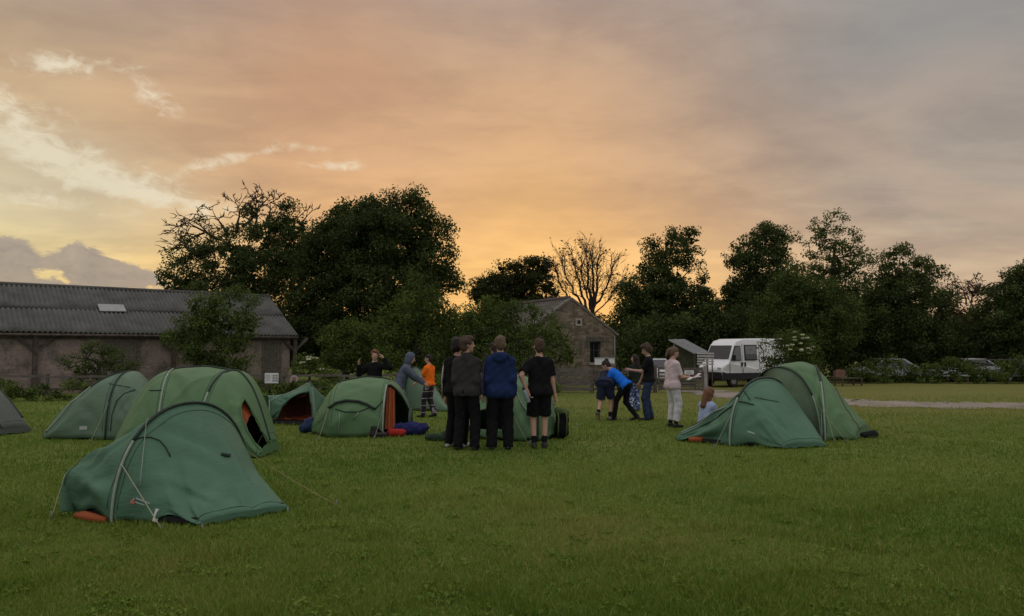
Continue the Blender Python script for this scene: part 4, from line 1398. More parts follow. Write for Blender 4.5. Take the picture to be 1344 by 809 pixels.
class Tent:
    def __init__(s, label, ribs, matl, bulge=None, pinch=None, hem=0.05, wr=0.012, seed=1, inner=True, floor=True, group='green tents pitched on the field'):
        s.ribs = ribs; s.n = len(ribs) - 1; s.m = matl
        s.bulge = bulge or [0] * s.n; s.pinch = pinch or [0] * s.n; s.hem = hem; s.wr = wr
        s.r = random.Random(seed); s.ph = [s.r.uniform(0, 6.28) for _ in range(12)]
        # tension creases running in from the pegged corners and the pole tops
        s.creases0 = []
        for i in range(s.n):
            for (t0, v0) in ((0.02, .02), (.98, .02), (0.03, .40), (.97, .38)):
                for _ in range(3):
                    t1 = t0 + (1 if t0 < .5 else -1) * s.r.uniform(.35, .8); v1 = min(.5, max(.03, v0 + s.r.uniform(.05, .3) * (1 if v0 < .2 else -1)))
                    s.creases0.append((i, t0, v0, t1, v1, s.r.uniform(.035, .07), s.r.choice((-1, 1)) * s.r.uniform(.013, .028)))
        c = sum(((r_.a + r_.b) / 2 for r_ in ribs), Vector()) / len(ribs)
        s.root = empty('tent', (c.x, c.y, gzf(c.x, c.y)), 0, label, 'tent', group)
        s.creases = list(s.creases0); s.cache = {}
        if floor:
            t = MB(); A = [r_.a for r_ in ribs]; B = [r_.b for r_ in ribs]
            cc = Vector((c.x, c.y, 0))
            poly = [p.lerp(Vector((c.x, c.y, p.z)), .06) + Vector((0, 0, .03)) for p in A + B[::-1]]
            t.prism(poly, (0, 0, .05)); t.build('groundsheet', GSHEET, s.root)

    def S(s, i, t, v, out=0.0, k=1.0):
        p0, w0 = s.ribs[i].pt(v); p1, w1 = s.ribs[i + 1].pt(v)
        p = p0.lerp(p1, t); w_ = w0 + (w1 - w0) * t; q_ = 4 * t * (1 - t)
        m0 = (s.ribs[i].a + s.ribs[i].b) / 2; m1 = (s.ribs[i + 1].a + s.ribs[i + 1].b) / 2
        mid = m0.lerp(m1, t)
        bz = s.bulge[i] * q_
        p.z += bz * w_
        pk = s.pinch[i] * q_
        p.x += (p.x - mid.x) * pk; p.y += (p.y - mid.y) * pk
        edge = math.exp(-v / .05) + math.exp(-(1 - v) / .05)
        p.z += s.hem * q_ * edge * (0.7 + 0.5 * math.sin(9 * t + s.ph[0]))
        rad = Vector((p.x - mid.x, p.y - mid.y, (p.z - mid.z) * 1.2))
        if rad.length > 1e-4: rad.normalize()
        wv = (math.sin(23 * v + 3.0 * t + s.ph[1 + i % 4]) * .5 + math.sin(37 * v - 5 * t + s.ph[5]) * .22 + math.sin(11 * v + 6 * t + s.ph[6]) * .5 + math.sin(13 * t + 7 * v + s.ph[7]) * .4)
        for (ci, ta, va, tb, vb, cw, cd) in s.creases:
            if ci != i: continue
            dx_, dy_ = tb - ta, (vb - va) * 2; ex, ey = t - ta, (v - va) * 2
            f = min(1, max(0, (ex * dx_ + ey * dy_) / max(1e-9, dx_ * dx_ + dy_ * dy_)))
            d2 = (ex - f * dx_) ** 2 + (ey - f * dy_) ** 2
            out += cd * math.exp(-d2 / cw ** 2) * math.sin(math.pi * (.12 + .76 * f)) * min(1, q_ * 3)
        p += rad * (s.wr * wv * q_ ** .6 * min(1, 6 * v, 6 * (1 - v)) + out)
        if k != 1.0:
            p = Vector((mid.x + (p.x - mid.x) * k, mid.y + (p.y - mid.y) * k, mid.z + (p.z - mid.z) * k + .02))
        return p

    def find(s, px, py, panels=None, vmax=.58):
        best = None
        for i in (panels if panels is not None else range(s.n)):
            if (i, vmax) not in s.cache:
                L = []
                for a in range(25):
                    for b in range(61):
                        t, v = a / 24, vmax * b / 60; x, y = proj(s.S(i, t, v)); L.append((x, y, t, v))
                s.cache[(i, vmax)] = np.array(L)
            A = s.cache[(i, vmax)]
            d = (A[:, 0] - px) ** 2 + (A[:, 1] - py) ** 2 + 40 * A[:, 3]
            k = int(np.argmin(d)); 
            if best is None or d[k] < best[0]: best = (d[k], i, A[k, 2], A[k, 3])
        _, i, t, v = best
        st_, sv = 1 / 24, vmax / 60
        for _ in range(6):
            st_ *= .5; sv *= .5; c = []
            for da in (-1, 0, 1):
                for db in (-1, 0, 1):
                    tt, vv = min(1, max(0, t + da * st_)), min(1, max(0, v + db * sv)); x, y = proj(s.S(i, tt, vv)); c.append(((x - px) ** 2 + (y - py) ** 2, tt, vv))
            _, t, v = min(c)
        return i, t, v

    def crease(s, a, b, w_=.06, d=-.03, panel=None):
        i, ta, va = s.find(*a, panels=None if panel is None else [panel]); j, tb, vb = s.find(*b, panels=[i])
        s.creases.append((i, ta, va, tb, vb, w_, d))

    def line(s, pts, r=.008, m=SLEEVE_D, name='seam', out=.008, panels=None, step=5.0, close=False):
        """seam or zip that runs over the near side of the fly through the given sight lines"""
        P = []
        pts = list(pts) + ([pts[0]] if close else [])
        for (a, b) in zip(pts[:-1], pts[1:]):
            n = max(1, int(math.hypot(b[0] - a[0], b[1] - a[1]) / step))
            for k in range(n):
                f = k / n; i, t, v = s.find(a[0] + (b[0] - a[0]) * f, a[1] + (b[1] - a[1]) * f, panels); P.append(s.S(i, t, v, out))
        i, t, v = s.find(*pts[-1], panels); P.append(s.S(i, t, v, out))
        t_ = MB(); t_.tube(P, r, 6); return t_.build(name, m, s.root)

    def door(s, poly, panels=None):
        def h(i, t, v):
            if panels is not None and i not in panels: return False
            if v > .55: return False
            return inside(*proj(s.S(i, t, v)), poly)
        return h

    def panel_mesh(s, t_, i, nu, nv, hole=None, k=1.0, rng_=(0, 1, 0, 1)):
        n0 = len(t_.v); u0, u1, v0, v1 = rng_
        for a in range(nu + 1):
            for b in range(nv + 1):
                t_.v.append(tuple(s.S(i, u0 + (u1 - u0) * a / nu, v0 + (v1 - v0) * b / nv, 0, k)))
        for a in range(nu):
            for b in range(nv):
                tt, vv = u0 + (u1 - u0) * (a + .5) / nu, v0 + (v1 - v0) * (b + .5) / nv
                if hole and hole(i, tt, vv): continue
                q_ = n0 + a * (nv + 1) + b
                t_.face((q_, q_ + 1, q_ + nv + 2, q_ + nv + 1), True)

    def fly(s, hole=None, nu=16, nv=64, mats=None):
        for i in range(s.n):
            pass
        t_ = MB()
        for i in range(s.n):
            if mats and mats.get(i): continue
            s.panel_mesh(t_, i, nu, nv, hole)
        # closed low ends
        for r_ in (s.ribs[0], s.ribs[-1]):
            if r_.h < .12: continue
        o = t_.build('flysheet', s.m, s.root)
        for i in range(s.n):
            for t in (.06, .94) if s.ribs[i].h > .3 or s.ribs[i + 1].h > .3 else ():
                st = MB(); st.tube([s.S(i, t, .03 + .94 * k / 30, .004) for k in range(31)], .0035, 4); st.build('stitched_seam', SEAM, s.root)
        so = o.modifiers.new('solid', 'SOLIDIFY'); so.thickness = .004
        for k, r_ in enumerate(s.ribs):        # side guys on every tall hoop of the tents farther off
            if r_.h < .8 or r_.a.y < 9: continue
            i, t = (k, 0.0) if k < s.n else (k - 1, 1.0)
            d = Vector((r_.a.x - r_.b.x, r_.a.y - r_.b.y, 0)).normalized()
            s.guy(s.S(i, t, .17, .01), r_.a + d * s.r.uniform(.35, .6) + Vector((s.r.uniform(-.25, .25), 0, 0)), CORD, .0032, .005)
        if mats:
            for i, m_ in mats.items():
                t_ = MB(); s.panel_mesh(t_, i, nu, nv, hole); t_.build('mesh_panel', m_, s.root)
        return o

    def end(s, which, sink=0.0, name='end_panel', m=None, hole=None):
        """closing wall under an end rib"""
        r_ = s.ribs[which]; t_ = MB(); nv, nh = 40, 8
        n0 = len(t_.v)
        for a in range(nh + 1):
            f = a / nh
            for b in range(nv + 1):
                p, w_ = r_.pt(b / nv)
                base = Vector((p.x, p.y, r_.a.z + (r_.b.z - r_.a.z) * b / nv + .02))
                q_ = base.lerp(p, f); t_.v.append(tuple(q_ + Vector((0, 0, .01 * math.sin(b * .8) * (1 - f)))))
        for a in range(nh):
            for b in range(nv):
                if hole and hole(a / nh, b / nv): continue
                q_ = n0 + a * (nv + 1) + b; t_.face((q_, q_ + 1, q_ + nv + 2, q_ + nv + 1), True)
        t_.build(name, m or s.m, s.root)

    def inner(s, panels, k=.88, m=None, v=(0, 1)):
        t_ = MB()
        for i, u0, u1 in panels: s.panel_mesh(t_, i, 8, 32, None, k, (u0, u1, v[0], v[1]))
        return t_.build('inner_tent', m or ORANGE, s.root)

    def path(s, pts, r=.008, m=SLEEVE_D, name='seam', out=.008, n=16):
        P = []
        for (a, b) in zip(pts[:-1], pts[1:]):
            for k in range(n):
                f = k / n; i = a[0]
                P.append(s.S(i, a[1] + (b[1] - a[1]) * f, a[2] + (b[2] - a[2]) * f, out))
        P.append(s.S(pts[-1][0], pts[-1][1], pts[-1][2], out))
        t_ = MB(); t_.tube(P, r, 6); return t_.build(name, m, s.root)

    def sleeve(s, rib, v0=0.0, v1=1.0, r=.016, m=SLEEVE_D, n=40, name='pole_sleeve'):
        i, t = (rib, 0.0) if rib < s.n else (rib - 1, 1.0)
        P = [s.S(i, t, v0 + (v1 - v0) * k / n, .008) for k in range(n + 1)]
        t_ = MB(); t_.tube(P, r, 7); return t_.build(name, m, s.root)

    def guy(s, p, g, m=CORD, r=.0045, sag=.02):
        p, g = Vector(p), Vector(g)
        g.z = gzf(g.x, g.y) + .03
        P = [p.lerp(g, k / 8) - Vector((0, 0, sag * 4 * (k / 8) * (1 - k / 8))) for k in range(9)]
        t_ = MB(); t_.tube(P, r, 5); t_.build('guy_line', m, s.root)
        t_ = MB(); d = (p - g).normalized(); t_.tube([g + Vector((0, 0, -.08)) + d * .02, g + Vector((0, 0, .05)) - Vector((d.x, d.y, 0)) * .03], .006, 6); t_.build('peg', GREY_METAL, s.root)

    def patch(s, i, t0, t1, v0, v1, m, name='patch', out=.010, n=8):
        t_ = MB(); n0 = 0
        for a in range(n + 1):
            for b in range(n + 1): t_.v.append(tuple(s.S(i, t0 + (t1 - t0) * a / n, v0 + (v1 - v0) * b / n, out)))
        for a in range(n):
            for b in range(n):
                q_ = a * (n + 1) + b; t_.face((q_, q_ + 1, q_ + n + 2, q_ + n + 1), True)
        return t_.build(name, m, s.root)


# --- foreground tent
def tent_front():
    r0 = Rib(Vector((-4.48, 7.42, 0)), Vector((-4.12, 8.05, 0)), .45, 4.0, .03, lean=(.13, -.22))
    r1 = Rib(ground(147, 687), gx(326, 8.45), 1.04, 2.2)
    r2 = Rib(ground(262, 693), ground(381, 671), .05, 2.4, .025)
    T = Tent('nearest blue green tent with slack tail, alone in the left foreground', [r0, r1, r2], G_BLUE, bulge=[-.01, -.06], pinch=[.0, -.03], hem=.085, wr=.012, seed=3)
    for a, b, w_, d in (((211, 560), (300, 600), .035, -.045), ((368, 664), (300, 635), .07, -.05), ((355, 640), (310, 600), .05, .03), ((262, 686), (235, 610), .05, -.03), ((270, 686), (300, 640), .06, .04),
                        ((200, 560), (225, 640), .05, -.025), ((230, 600), (330, 630), .04, -.025), ((250, 640), (350, 655), .05, -.02), ((210, 600), (180, 660), .05, .025), ((290, 570), (320, 620), .04, .02)):
        T.crease(a, b, w_, d * 1.5, 1)
    for a, b, w_, d in (((185, 560), (110, 620), .06, -.03), ((160, 610), (90, 660), .07, -.03), ((150, 650), (100, 640), .05, .03)): T.crease(a, b, w_, d * 1.4, 0)
    T.fly(nu=22, nv=72)
    T.end(0); T.end(2)
    T.sleeve(1, .0, .235, .015, SLEEVE_L); T.sleeve(1, .235, 1, .017, SLEEVE_D)
    # door zip arc, seams, storm flaps
    T.line([(177, 578), (186, 575), (198, 575), (210, 579), (218, 588), (224, 600)], .007, SLEEVE_D, 'door_zip', panels=[1])
    T.line([(292, 597), (297, 599), (302, 600)], .020, SLEEVE_D, 'toggle', .012, panels=[1])
    T.patch(0, .02, .30, .40, .58, G_GREY, 'vent_flap', .025)
    top = T.S(1, .0, .33, .03)
    T.line([(194, 550), (190, 600), (187, 642)], .0035, SLEEVE_L, 'hanging_cord', .03, panels=[1])
    T.guy(T.S(1, .0, .155, .02), ground(212, 699), CORD, .005, .0)
    T.guy(T.S(1, .05, .86, .02), ground(440, 666), CORD_Y, .0042, .02)
    T.guy(T.S(0, .02, .2, .01), ground(68, 682), CORD, .004, .0)
    for p in (ground(147, 690), ground(266, 695), ground(378, 673)):
        t = MB(); t.tube([p + Vector((0, 0, -.08)), p + Vector((0, -.01, .05))], .007, 6); t.build('peg', GREY_METAL, T.root)
    # maker's print, unreadable at this size: a red and white mark and a line
    T.patch(1, .205, .255, .058, .072, PRINT_R, 'printed_mark'); T.patch(1, .23, .25, .073, .079, PRINT, 'printed_mark')
    T.patch(1, .262, .40, .080, .086, PRINT, 'printed_line'); T.patch(1, .262, .35, .066, .071, PRINT, 'printed_line')
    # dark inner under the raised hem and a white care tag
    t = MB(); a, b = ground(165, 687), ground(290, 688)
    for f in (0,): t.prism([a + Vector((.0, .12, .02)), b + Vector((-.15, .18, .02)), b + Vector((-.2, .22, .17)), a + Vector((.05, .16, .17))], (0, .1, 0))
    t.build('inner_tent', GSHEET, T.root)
    p = ground(203, 690) + Vector((0, .02, .085))
    t = MB(); t.prism([p + Vector((-.035, 0, -.05)), p + Vector((.01, 0, -.06)), p + Vector((.045, .01, .05)), p + Vector((-.01, .01, .06))], (0, .006, 0)); t.build('care_tag', WHITE, T.root)
    P = [ground(97, 682) + Vector((0, .04, .03)), ground(110, 684) + Vector((0, .02, .04)), ground(122, 686) + Vector((0, .02, .035)), ground(137, 688) + Vector((0, .04, .02))]
    t = MB(); t.tube(P, [.03, .05, .045, .03], 8); t.build('inner_hem', ORANGE, T.root)


tent_front()


def tent_second():
    d0 = ground(200, 600)
    r0 = Rib(ground(146, 598), gx(172, 12.7), .22, 3, .02)
    r1 = Rib(ground(205, 603), gx(242, 12.9), 1.27, 2.3)
    r2 = Rib(ground(258, 604), gx(340, 12.7), 1.25, 2.3)
    r3 = Rib(ground(342, 602), gx(366, 11.7), .16, 3, .02)
    T = Tent('large light green domed tent with dark half open doorway, directly behind the nearest tent', [r0, r1, r2, r3], G_MID, bulge=[.27, .05, .30], hem=.03, wr=.010, seed=5)

    D = [(322, 523), (317, 533), (318, 548), (326, 566), (335, 581), (347, 592), (358, 597), (350, 580), (340, 560), (330, 540)]
    T.fly(T.door(D, [2]), nu=44, nv=130)
    T.end(0); T.end(3)
    T.inner([(1, .2, 1), (2, 0, .7)], .84)
    T.sleeve(1, .12, .5, .013, SLEEVE_L); T.sleeve(2, .26, .5, .018, SLEEVE_D); T.sleeve(2, .08, .26, .014, SLEEVE_L)
    for i in range(3): T.path([(i, 0, .5), (i, 1, .5)], .016, SLEEVE_D, 'ridge_sleeve', .012, 24)
    T.line([(321, 523), (332, 541), (342, 560), (352, 580), (361, 597)], .018, G_MID, 'door_flap', .014, [2])
    T.line([(321, 523), (316, 533), (317, 548), (325, 566), (334, 581), (346, 592), (356, 597)], .012, G_MID, 'door_edge', .006, [2])
    T.line([(196, 513), (216, 513)], .008, SLEEVE_D, 'seam', panels=[0])


tent_second()


def tent_third():
    r0 = Rib(ground(56, 577), gx(80, 14.3), .16, 3, .02)
    r1 = Rib(ground(138, 578), gx(193, 14.9), 1.20, 2.3)
    r2 = Rib(ground(185, 579), gx(215, 14.2), .65, 2.6)
    T = Tent('faded green tent with one pale pole sleeve, left of the large domed tent', [r0, r1, r2], G_OLD, bulge=[.22, .16], hem=.03, wr=.012, seed=8)
    T.fly(nu=20, nv=60); T.end(0); T.end(2); T.inner([(0, .3, 1), (1, 0, .7)], .85, G_DARK)
    T.sleeve(1, .0, 1, .015, SLEEVE_D)
    T.path([(0, .04, .12), (0, .35, .28), (0, .6, .36)], .015, SLEEVE_L, 'pole_sleeve'); T.path([(0, .6, .36), (0, .95, .47)], .018, SLEEVE_D, 'pole_sleeve')
    T.line([(145, 566), (147, 545), (153, 527), (163, 517), (178, 512)], .008, SLEEVE_D, 'door_zip')
    T.line([(143, 504), (170, 509)], .007, SLEEVE_D, 'seam')
    T.patch(0, .58, .70, .035, .055, PRINT, 'printed_line')


tent_third()


def tent_fourth():
    r0 = Rib(ground(-150, 571), gx(-120, 15.2), .3, 2.6, .02)
    r1 = Rib(ground(-70, 573), gx(-35, 15.4), 1.15, 2.3)
    r2 = Rib(ground(2, 572), gx(40, 14.6), .10, 4, .02)
    T = Tent('grey green tent cut off by the left edge of the picture', [r0, r1, r2], G_GREY, bulge=[.18, .30], hem=.03, wr=.01, seed=9)
    T.fly(nu=18, nv=56); T.end(0); T.end(2); T.inner([(0, .3, 1), (1, 0, .6)], .85, G_DARK)
    T.sleeve(1, 0, 1, .015, SLEEVE_D)
    T.path([(1, .05, .42), (1, .5, .36), (1, .98, .2)], .014, SLEEVE_D, 'pole_sleeve')
    T.path([(1, .3, .62), (1, .62, .66), (1, .9, .72)], .022, SLEEVE_D, 'pole_sleeve')
    T.guy(T.S(1, .62, .5, .03), ground(44, 567), CORD, .006, 0)


tent_fourth()


def tent_open_left():
    # low fly propped up as an awning towards the camera
    r0 = Rib(ground(352, 557), gx(346, 17.2), .50, 5, .14)
    r1 = Rib(ground(413, 560), gx(399, 17.6), .95, 1.7)
    r2 = Rib(ground(436, 556), gx(440, 16.9), .46, 2.6, .02)
    T = Tent('small tent with pointed peak and gaping dark doorway edged in orange', [r0, r1, r2], G_BLUE, bulge=[-.10, -.05], hem=.02, wr=.014, seed=12)

    D = [(361, 575), (363, 548), (370, 533), (380, 524), (392, 518), (405, 515), (409, 535), (410, 575)]
    T.fly(T.door(D, [0]), nu=40, nv=110); T.end(2)
    T.inner([(0, .35, 1), (1, 0, .6)], .84, fabric('inner_dark', (.10, .03, .02), .1), v=(.35, 1))
    T.line([(362, 552), (364, 547), (371, 532), (381, 523), (392, 517), (405, 514)], .02, G_BLUE, 'fly_edge', .006, [0])
    T.sleeve(1, 0, .34, .03, G_OLD); T.sleeve(1, .34, 1, .016, SLEEVE_D)
    a, b = ground(358, 555), ground(409, 558)
    P = [a.lerp(b, k / 10) + Vector((0, .25 + .1 * math.sin(k), .06 + .05 * math.cos(2 * math.pi * k / 10) + .02 * math.sin(k * 2.1))) for k in range(11)]
    t = MB(); t.tube(P, .065, 8); t.build('inner_hem', ORANGE, T.root)
    t = MB(); t.prism([P[0] + Vector((0, .1, -.05)), P[-1] + Vector((0, .1, -.05)), P[-1] + Vector((.0, .5, .0)), P[0] + Vector((0, .5, 0))], (0, 0, .03)); t.build('inner_floor', ORANGE, T.root)
    T.guy(T.S(0, .02, .2, .01), ground(353, 566), CORD, .005, 0)
    T.line([(349, 529), (372, 518), (404, 503)], .012, SLEEVE_L, 'seam', panels=[0])
    T.line([(357, 548), (376, 530)], .010, SLEEVE_D, 'seam', panels=[0])


tent_open_left()


def tent_porch():
    r0 = Rib(ground(409, 570), gx(440, 15.3), .34, 3.2, .02)
    r1 = Rib(ground(430, 575), gx(458, 15.9), .97, 2.6)
    r2 = Rib(ground(502, 574), gx(520, 15.9), 1.02, 2.4)
    r3 = Rib(gx(538, 14.3), gx(540, 15.4), .42, 2.2)
    T = Tent('light green tent with dark arched hood and orange inner in its open porch', [r0, r1, r2, r3], G_MID, bulge=[.06, .08, .12], hem=.03, wr=.011, seed=14)

    def hole(i, t, v):
        return i == 2 and t < .93 and v < .36
    T.fly(hole, nu=20, nv=72); T.end(0)
    T.inner([(1, .35, 1)], .86)
    # orange inner door hanging in the porch
    a, b = T.S(2, .03, .02), T.S(2, .40, .03)
    t = MB(); N = 10
    for k in range(N + 1):
        f = k / N
        lo = a.lerp(b, f) + Vector((0, .15 + .04 * math.sin(k * 1.3), .02)); hi = T.S(2, .02 + .30 * f, .36) + Vector((0, .02 + .03 * math.sin(k * 1.3), -.03))
        t.v += [tuple(lo), tuple(hi)]
    for k in range(N): t.face((2 * k, 2 * k + 2, 2 * k + 3, 2 * k + 1), True)
    t.build('inner_door', ORANGE, T.root)
    T.sleeve(2, .0, .36, .018, SLEEVE_L)
    T.path([(2, .0, .36), (2, .5, .37), (2, .93, .36)], .018, SLEEVE_D, 'fly_edge')
    T.sleeve(3, 0, 1, .028, SLEEVE_D)
    for i in range(2): T.path([(i, .2 if i == 0 else 0, .5), (i, 1, .5)], .02, SLEEVE_D, 'ridge_sleeve', .012)
    # hooded vent on the front: arch and flap
    T.line([(431, 537), (441, 530), (454, 527), (470, 528), (482, 532), (492, 538)], .026, SLEEVE_D, 'hood_pole', .035)
    T.line([(440, 537), (452, 541), (470, 541), (484, 536)], .009, SLEEVE_D, 'seam', .012)
    T.line([(446, 543), (444, 568)], .008, SLEEVE_L, 'strap', .012); T.line([(471, 541), (463, 552)], .008, SLEEVE_L, 'strap', .012)
    T.line([(492, 538), (505, 524)], .012, SLEEVE_D, 'seam', .01); T.line([(431, 537), (418, 556)], .008, SLEEVE_L, 'seam', .01)


tent_porch()


def tent_back():
    r0 = Rib(ground(508, 538), gx(505, 22.0), .5, 2.5, .02)
    r1 = Rib(ground(560, 538), gx(530, 22.6), 1.32, 2.2)
    r2 = Rib(ground(582, 536), gx(590, 21.6), .12, 4, .02)
    T = Tent('farthest green tent behind the camper in orange', [r0, r1, r2], G_OLD, bulge=[.15, .10], hem=.03, wr=.012, seed=17)
    T.fly(nu=16, nv=56); T.end(0); T.end(2); T.sleeve(1, 0, 1, .015, SLEEVE_D)
    T.path([(1, .1, .45), (1, .9, .40)], .018, SLEEVE_L, 'seam'); T.path([(0, .2, .3), (0, .9, .3)], .01, SLEEVE_D, 'seam')
    T.guy(T.S(1, .5, .4, .02), ground(606, 538), CORD, .006, 0)


tent_back()


def tent_middle():
    r0 = Rib(ground(617, 576), gx(622, 15.4), .62, 2.4, .03)
    r1 = Rib(ground(668, 580), gx(645, 15.3), 1.30, 1.9)
    r2 = Rib(ground(706, 580), gx(716, 15.0), 1.05, 2.1)
    r3 = Rib(ground(733, 575), gx(738, 14.6), .12, 3, .03)
    T = Tent('green tent being pitched behind the row of standing campers', [r0, r1, r2, r3], G_MID, bulge=[.08, -.05, .10], hem=.06, wr=.028, seed=21)

    def hole(i, t, v): return i == 0 and .1 < t < .9 and .05 < v < .17
    T.fly(hole, nu=18, nv=60); T.end(0); T.end(3)
    T.sleeve(1, 0, 1, .018, SLEEVE_L); T.sleeve(2, 0, 1, .016, SLEEVE_D)
    T.path([(0, .1, .17), (0, .9, .17)], .016, SLEEVE_D, 'seam'); T.path([(0, .1, .30), (0, .9, .28)], .010, SLEEVE_D, 'seam')
    T.path([(1, .9, .08), (1, .4, .22), (1, .1, .4)], .010, SLEEVE_L, 'seam')
    T.guy(T.S(2, .3, .35, .02), ground(757, 560), CORD, .006, 0)


tent_middle()


def tent_right_front():
    r0 = Rib(ground(887, 579), gx(912, 13.9), .10, 3, .02)
    r1 = Rib(ground(958, 586), gx(1046, 14.0), 1.10, 2.3)
    r2 = Rib(ground(1030, 590), ground(1086, 587), .05, 2.4, .02)
    T = Tent('dark green tent with slack tail and untidy gathered porch, front one of the right pair', [r0, r1, r2], G_BLUE, bulge=[-.06, .10], pinch=[-.05, 0], hem=.06, wr=.014, seed=24)
    for a, b, w_, d in (((890, 572), (955, 530), .05, -.06), ((895, 577), (958, 548), .05, .05), ((910, 578), (958, 565), .05, -.06)): T.crease(a, b, w_, d, 0)
    for a, b, w_, d in (((965, 530), (990, 533), .03, -.03), ((975, 512), (985, 525), .03, -.03), ((985, 525), (1030, 533), .04, -.025), ((1075, 580), (1000, 560), .06, -.03), ((1035, 585), (1000, 540), .05, .03), ((1010, 510), (1060, 565), .04, -.02), ((962, 575), (1000, 550), .05, -.02)): T.crease(a, b, w_, d, 1)
    T.fly(nu=22, nv=72); T.end(0); T.end(2)
    T.sleeve(1, .0, .24, .015, SLEEVE_L); T.sleeve(1, .24, 1, .02, SLEEVE_D)
    T.path([(0, .02, .32), (0, .5, .30), (0, 1, .27)], .014, SLEEVE_L, 'seam', .02); T.path([(0, .05, .42), (0, .5, .45), (0, .98, .40)], .016, SLEEVE_D, 'seam', .02)
    T.path([(0, .1, .15), (0, .6, .20), (0, .95, .2)], .012, SLEEVE_D, 'seam', .01)
    T.line([(969, 527), (980, 529), (990, 532)], .009, SLEEVE_D, 'seam', panels=[1]); T.line([(976, 513), (980, 519), (985, 526)], .009, SLEEVE_D, 'seam', panels=[1])
    T.line([(991, 522), (1010, 526), (1022, 528)], .006, SLEEVE_D, 'seam', panels=[1])
    a = ground(915, 583)
    t = MB(); t.tube([a + Vector((-.1, .18, .05)), a + Vector((.1, .16, .06)), a + Vector((.35, .2, .05))], [.04, .06, .04], 8); t.build('inner_hem', ORANGE, T.root)
    T.patch(1, .33, .46, .068, .078, PRINT, 'printed_line')


tent_right_front()


def tent_right_back():
    r0 = Rib(ground(1005, 580), gx(990, 15.4), .55, 2.5, .02)
    r1 = Rib(ground(1077, 578), gx(978, 14.9), 1.27, 2.15)
    r2 = Rib(ground(1083, 579), gx(1062, 15.9), 1.30, 2.15)
    r3 = Rib(ground(1124, 578), gx(1143, 14.7), .13, 3, .02)
    T = Tent('tall light green domed tent behind the dark one of the right pair', [r0, r1, r2, r3], G_MID, bulge=[.14, .10, .06], hem=.04, wr=.012, seed=27)
    T.fly(nu=18, nv=64, mats={0: G_DARK}); T.end(0); T.end(3)
    T.sleeve(1, .0, .2, .014, SLEEVE_L); T.sleeve(1, .2, 1, .018, SLEEVE_D); T.sleeve(2, .0, .28, .016, SLEEVE_L); T.sleeve(2, .28, 1, .02, SLEEVE_D)
    T.line([(1098, 508), (1108, 532), (1124, 556), (1130, 566)], .009, SLEEVE_D, 'seam', panels=[2])
    T.line([(1005, 508), (1018, 504)], .012, SLEEVE_D, 'seam', panels=[0]); T.line([(1020, 528), (1034, 519)], .012, SLEEVE_D, 'seam', panels=[0])
    T.guy(T.S(2, .02, .30, .02), ground(1079, 581), SLEEVE_L, .005, 0)


tent_right_back()


# ------------------------------------------------------------------ people
def snets(f, o, h):
    s = f < 0
    nx, ny, nz = f.shape
    acc = np.zeros((nx - 1, ny - 1, nz - 1, 3), np.float32); cnt = np.zeros((nx - 1, ny - 1, nz - 1), np.float32)
    for ax in range(3):
        lo = [slice(None)] * 3; hi = [slice(None)] * 3
        lo[ax] = slice(0, -1); hi[ax] = slice(1, None)
        f0, f1 = f[tuple(lo)], f[tuple(hi)]
        cr = s[tuple(lo)] != s[tuple(hi)]
        den = np.where(cr, f0 - f1, 1.0); t = np.where(cr, f0 / den, 0)
        oth = [a for a in range(3) if a != ax]
        for i in (0, 1):
            for j in (0, 1):
                sl = [None] * 3; sl[ax] = slice(None)
                sl[oth[0]] = slice(i, f.shape[oth[0]] - 1 + i); sl[oth[1]] = slice(j, f.shape[oth[1]] - 1 + j)
                c = cr[tuple(sl)]; tt = t[tuple(sl)]
                cnt += c
                acc[..., ax] += tt * c; acc[..., oth[0]] += i * c; acc[..., oth[1]] += j * c
    act = cnt > 0
    idx = np.full(act.shape, -1, np.int64); idx[act] = np.arange(act.sum())
    ijk = np.argwhere(act)
    V = (ijk + acc[act] / cnt[act][:, None]) * h + np.asarray(o)
    Q = []
    for ax in range(3):
        oth = [(ax + 1) % 3, (ax + 2) % 3]
        lo = [slice(None)] * 3; hi = [slice(None)] * 3
        lo[ax] = slice(0, -1); hi[ax] = slice(1, None)
        for a in oth: lo[a] = slice(1, -1); hi[a] = slice(1, -1)
        s0, s1 = s[tuple(lo)], s[tuple(hi)]
        P = np.argwhere(s0 != s1)
        if not len(P): continue
        sg = s0[tuple(P.T)]
        P = P.copy(); P[:, oth[0]] += 1; P[:, oth[1]] += 1

        def cell(i, j):
            C = P.copy(); C[:, oth[0]] -= i; C[:, oth[1]] -= j
            return idx[C[:, 0], C[:, 1], C[:, 2]]
        q_ = np.stack([cell(1, 1), cell(0, 1), cell(0, 0), cell(1, 0)], -1)
        q_[~sg] = q_[~sg][:, ::-1]
        Q.append(q_)
    return V, np.concatenate(Q)


def smin(a, b, k):
    h = np.clip(.5 + .5 * (b - a) / k, 0, 1)
    return b + (a - b) * h - k * h * (1 - h)


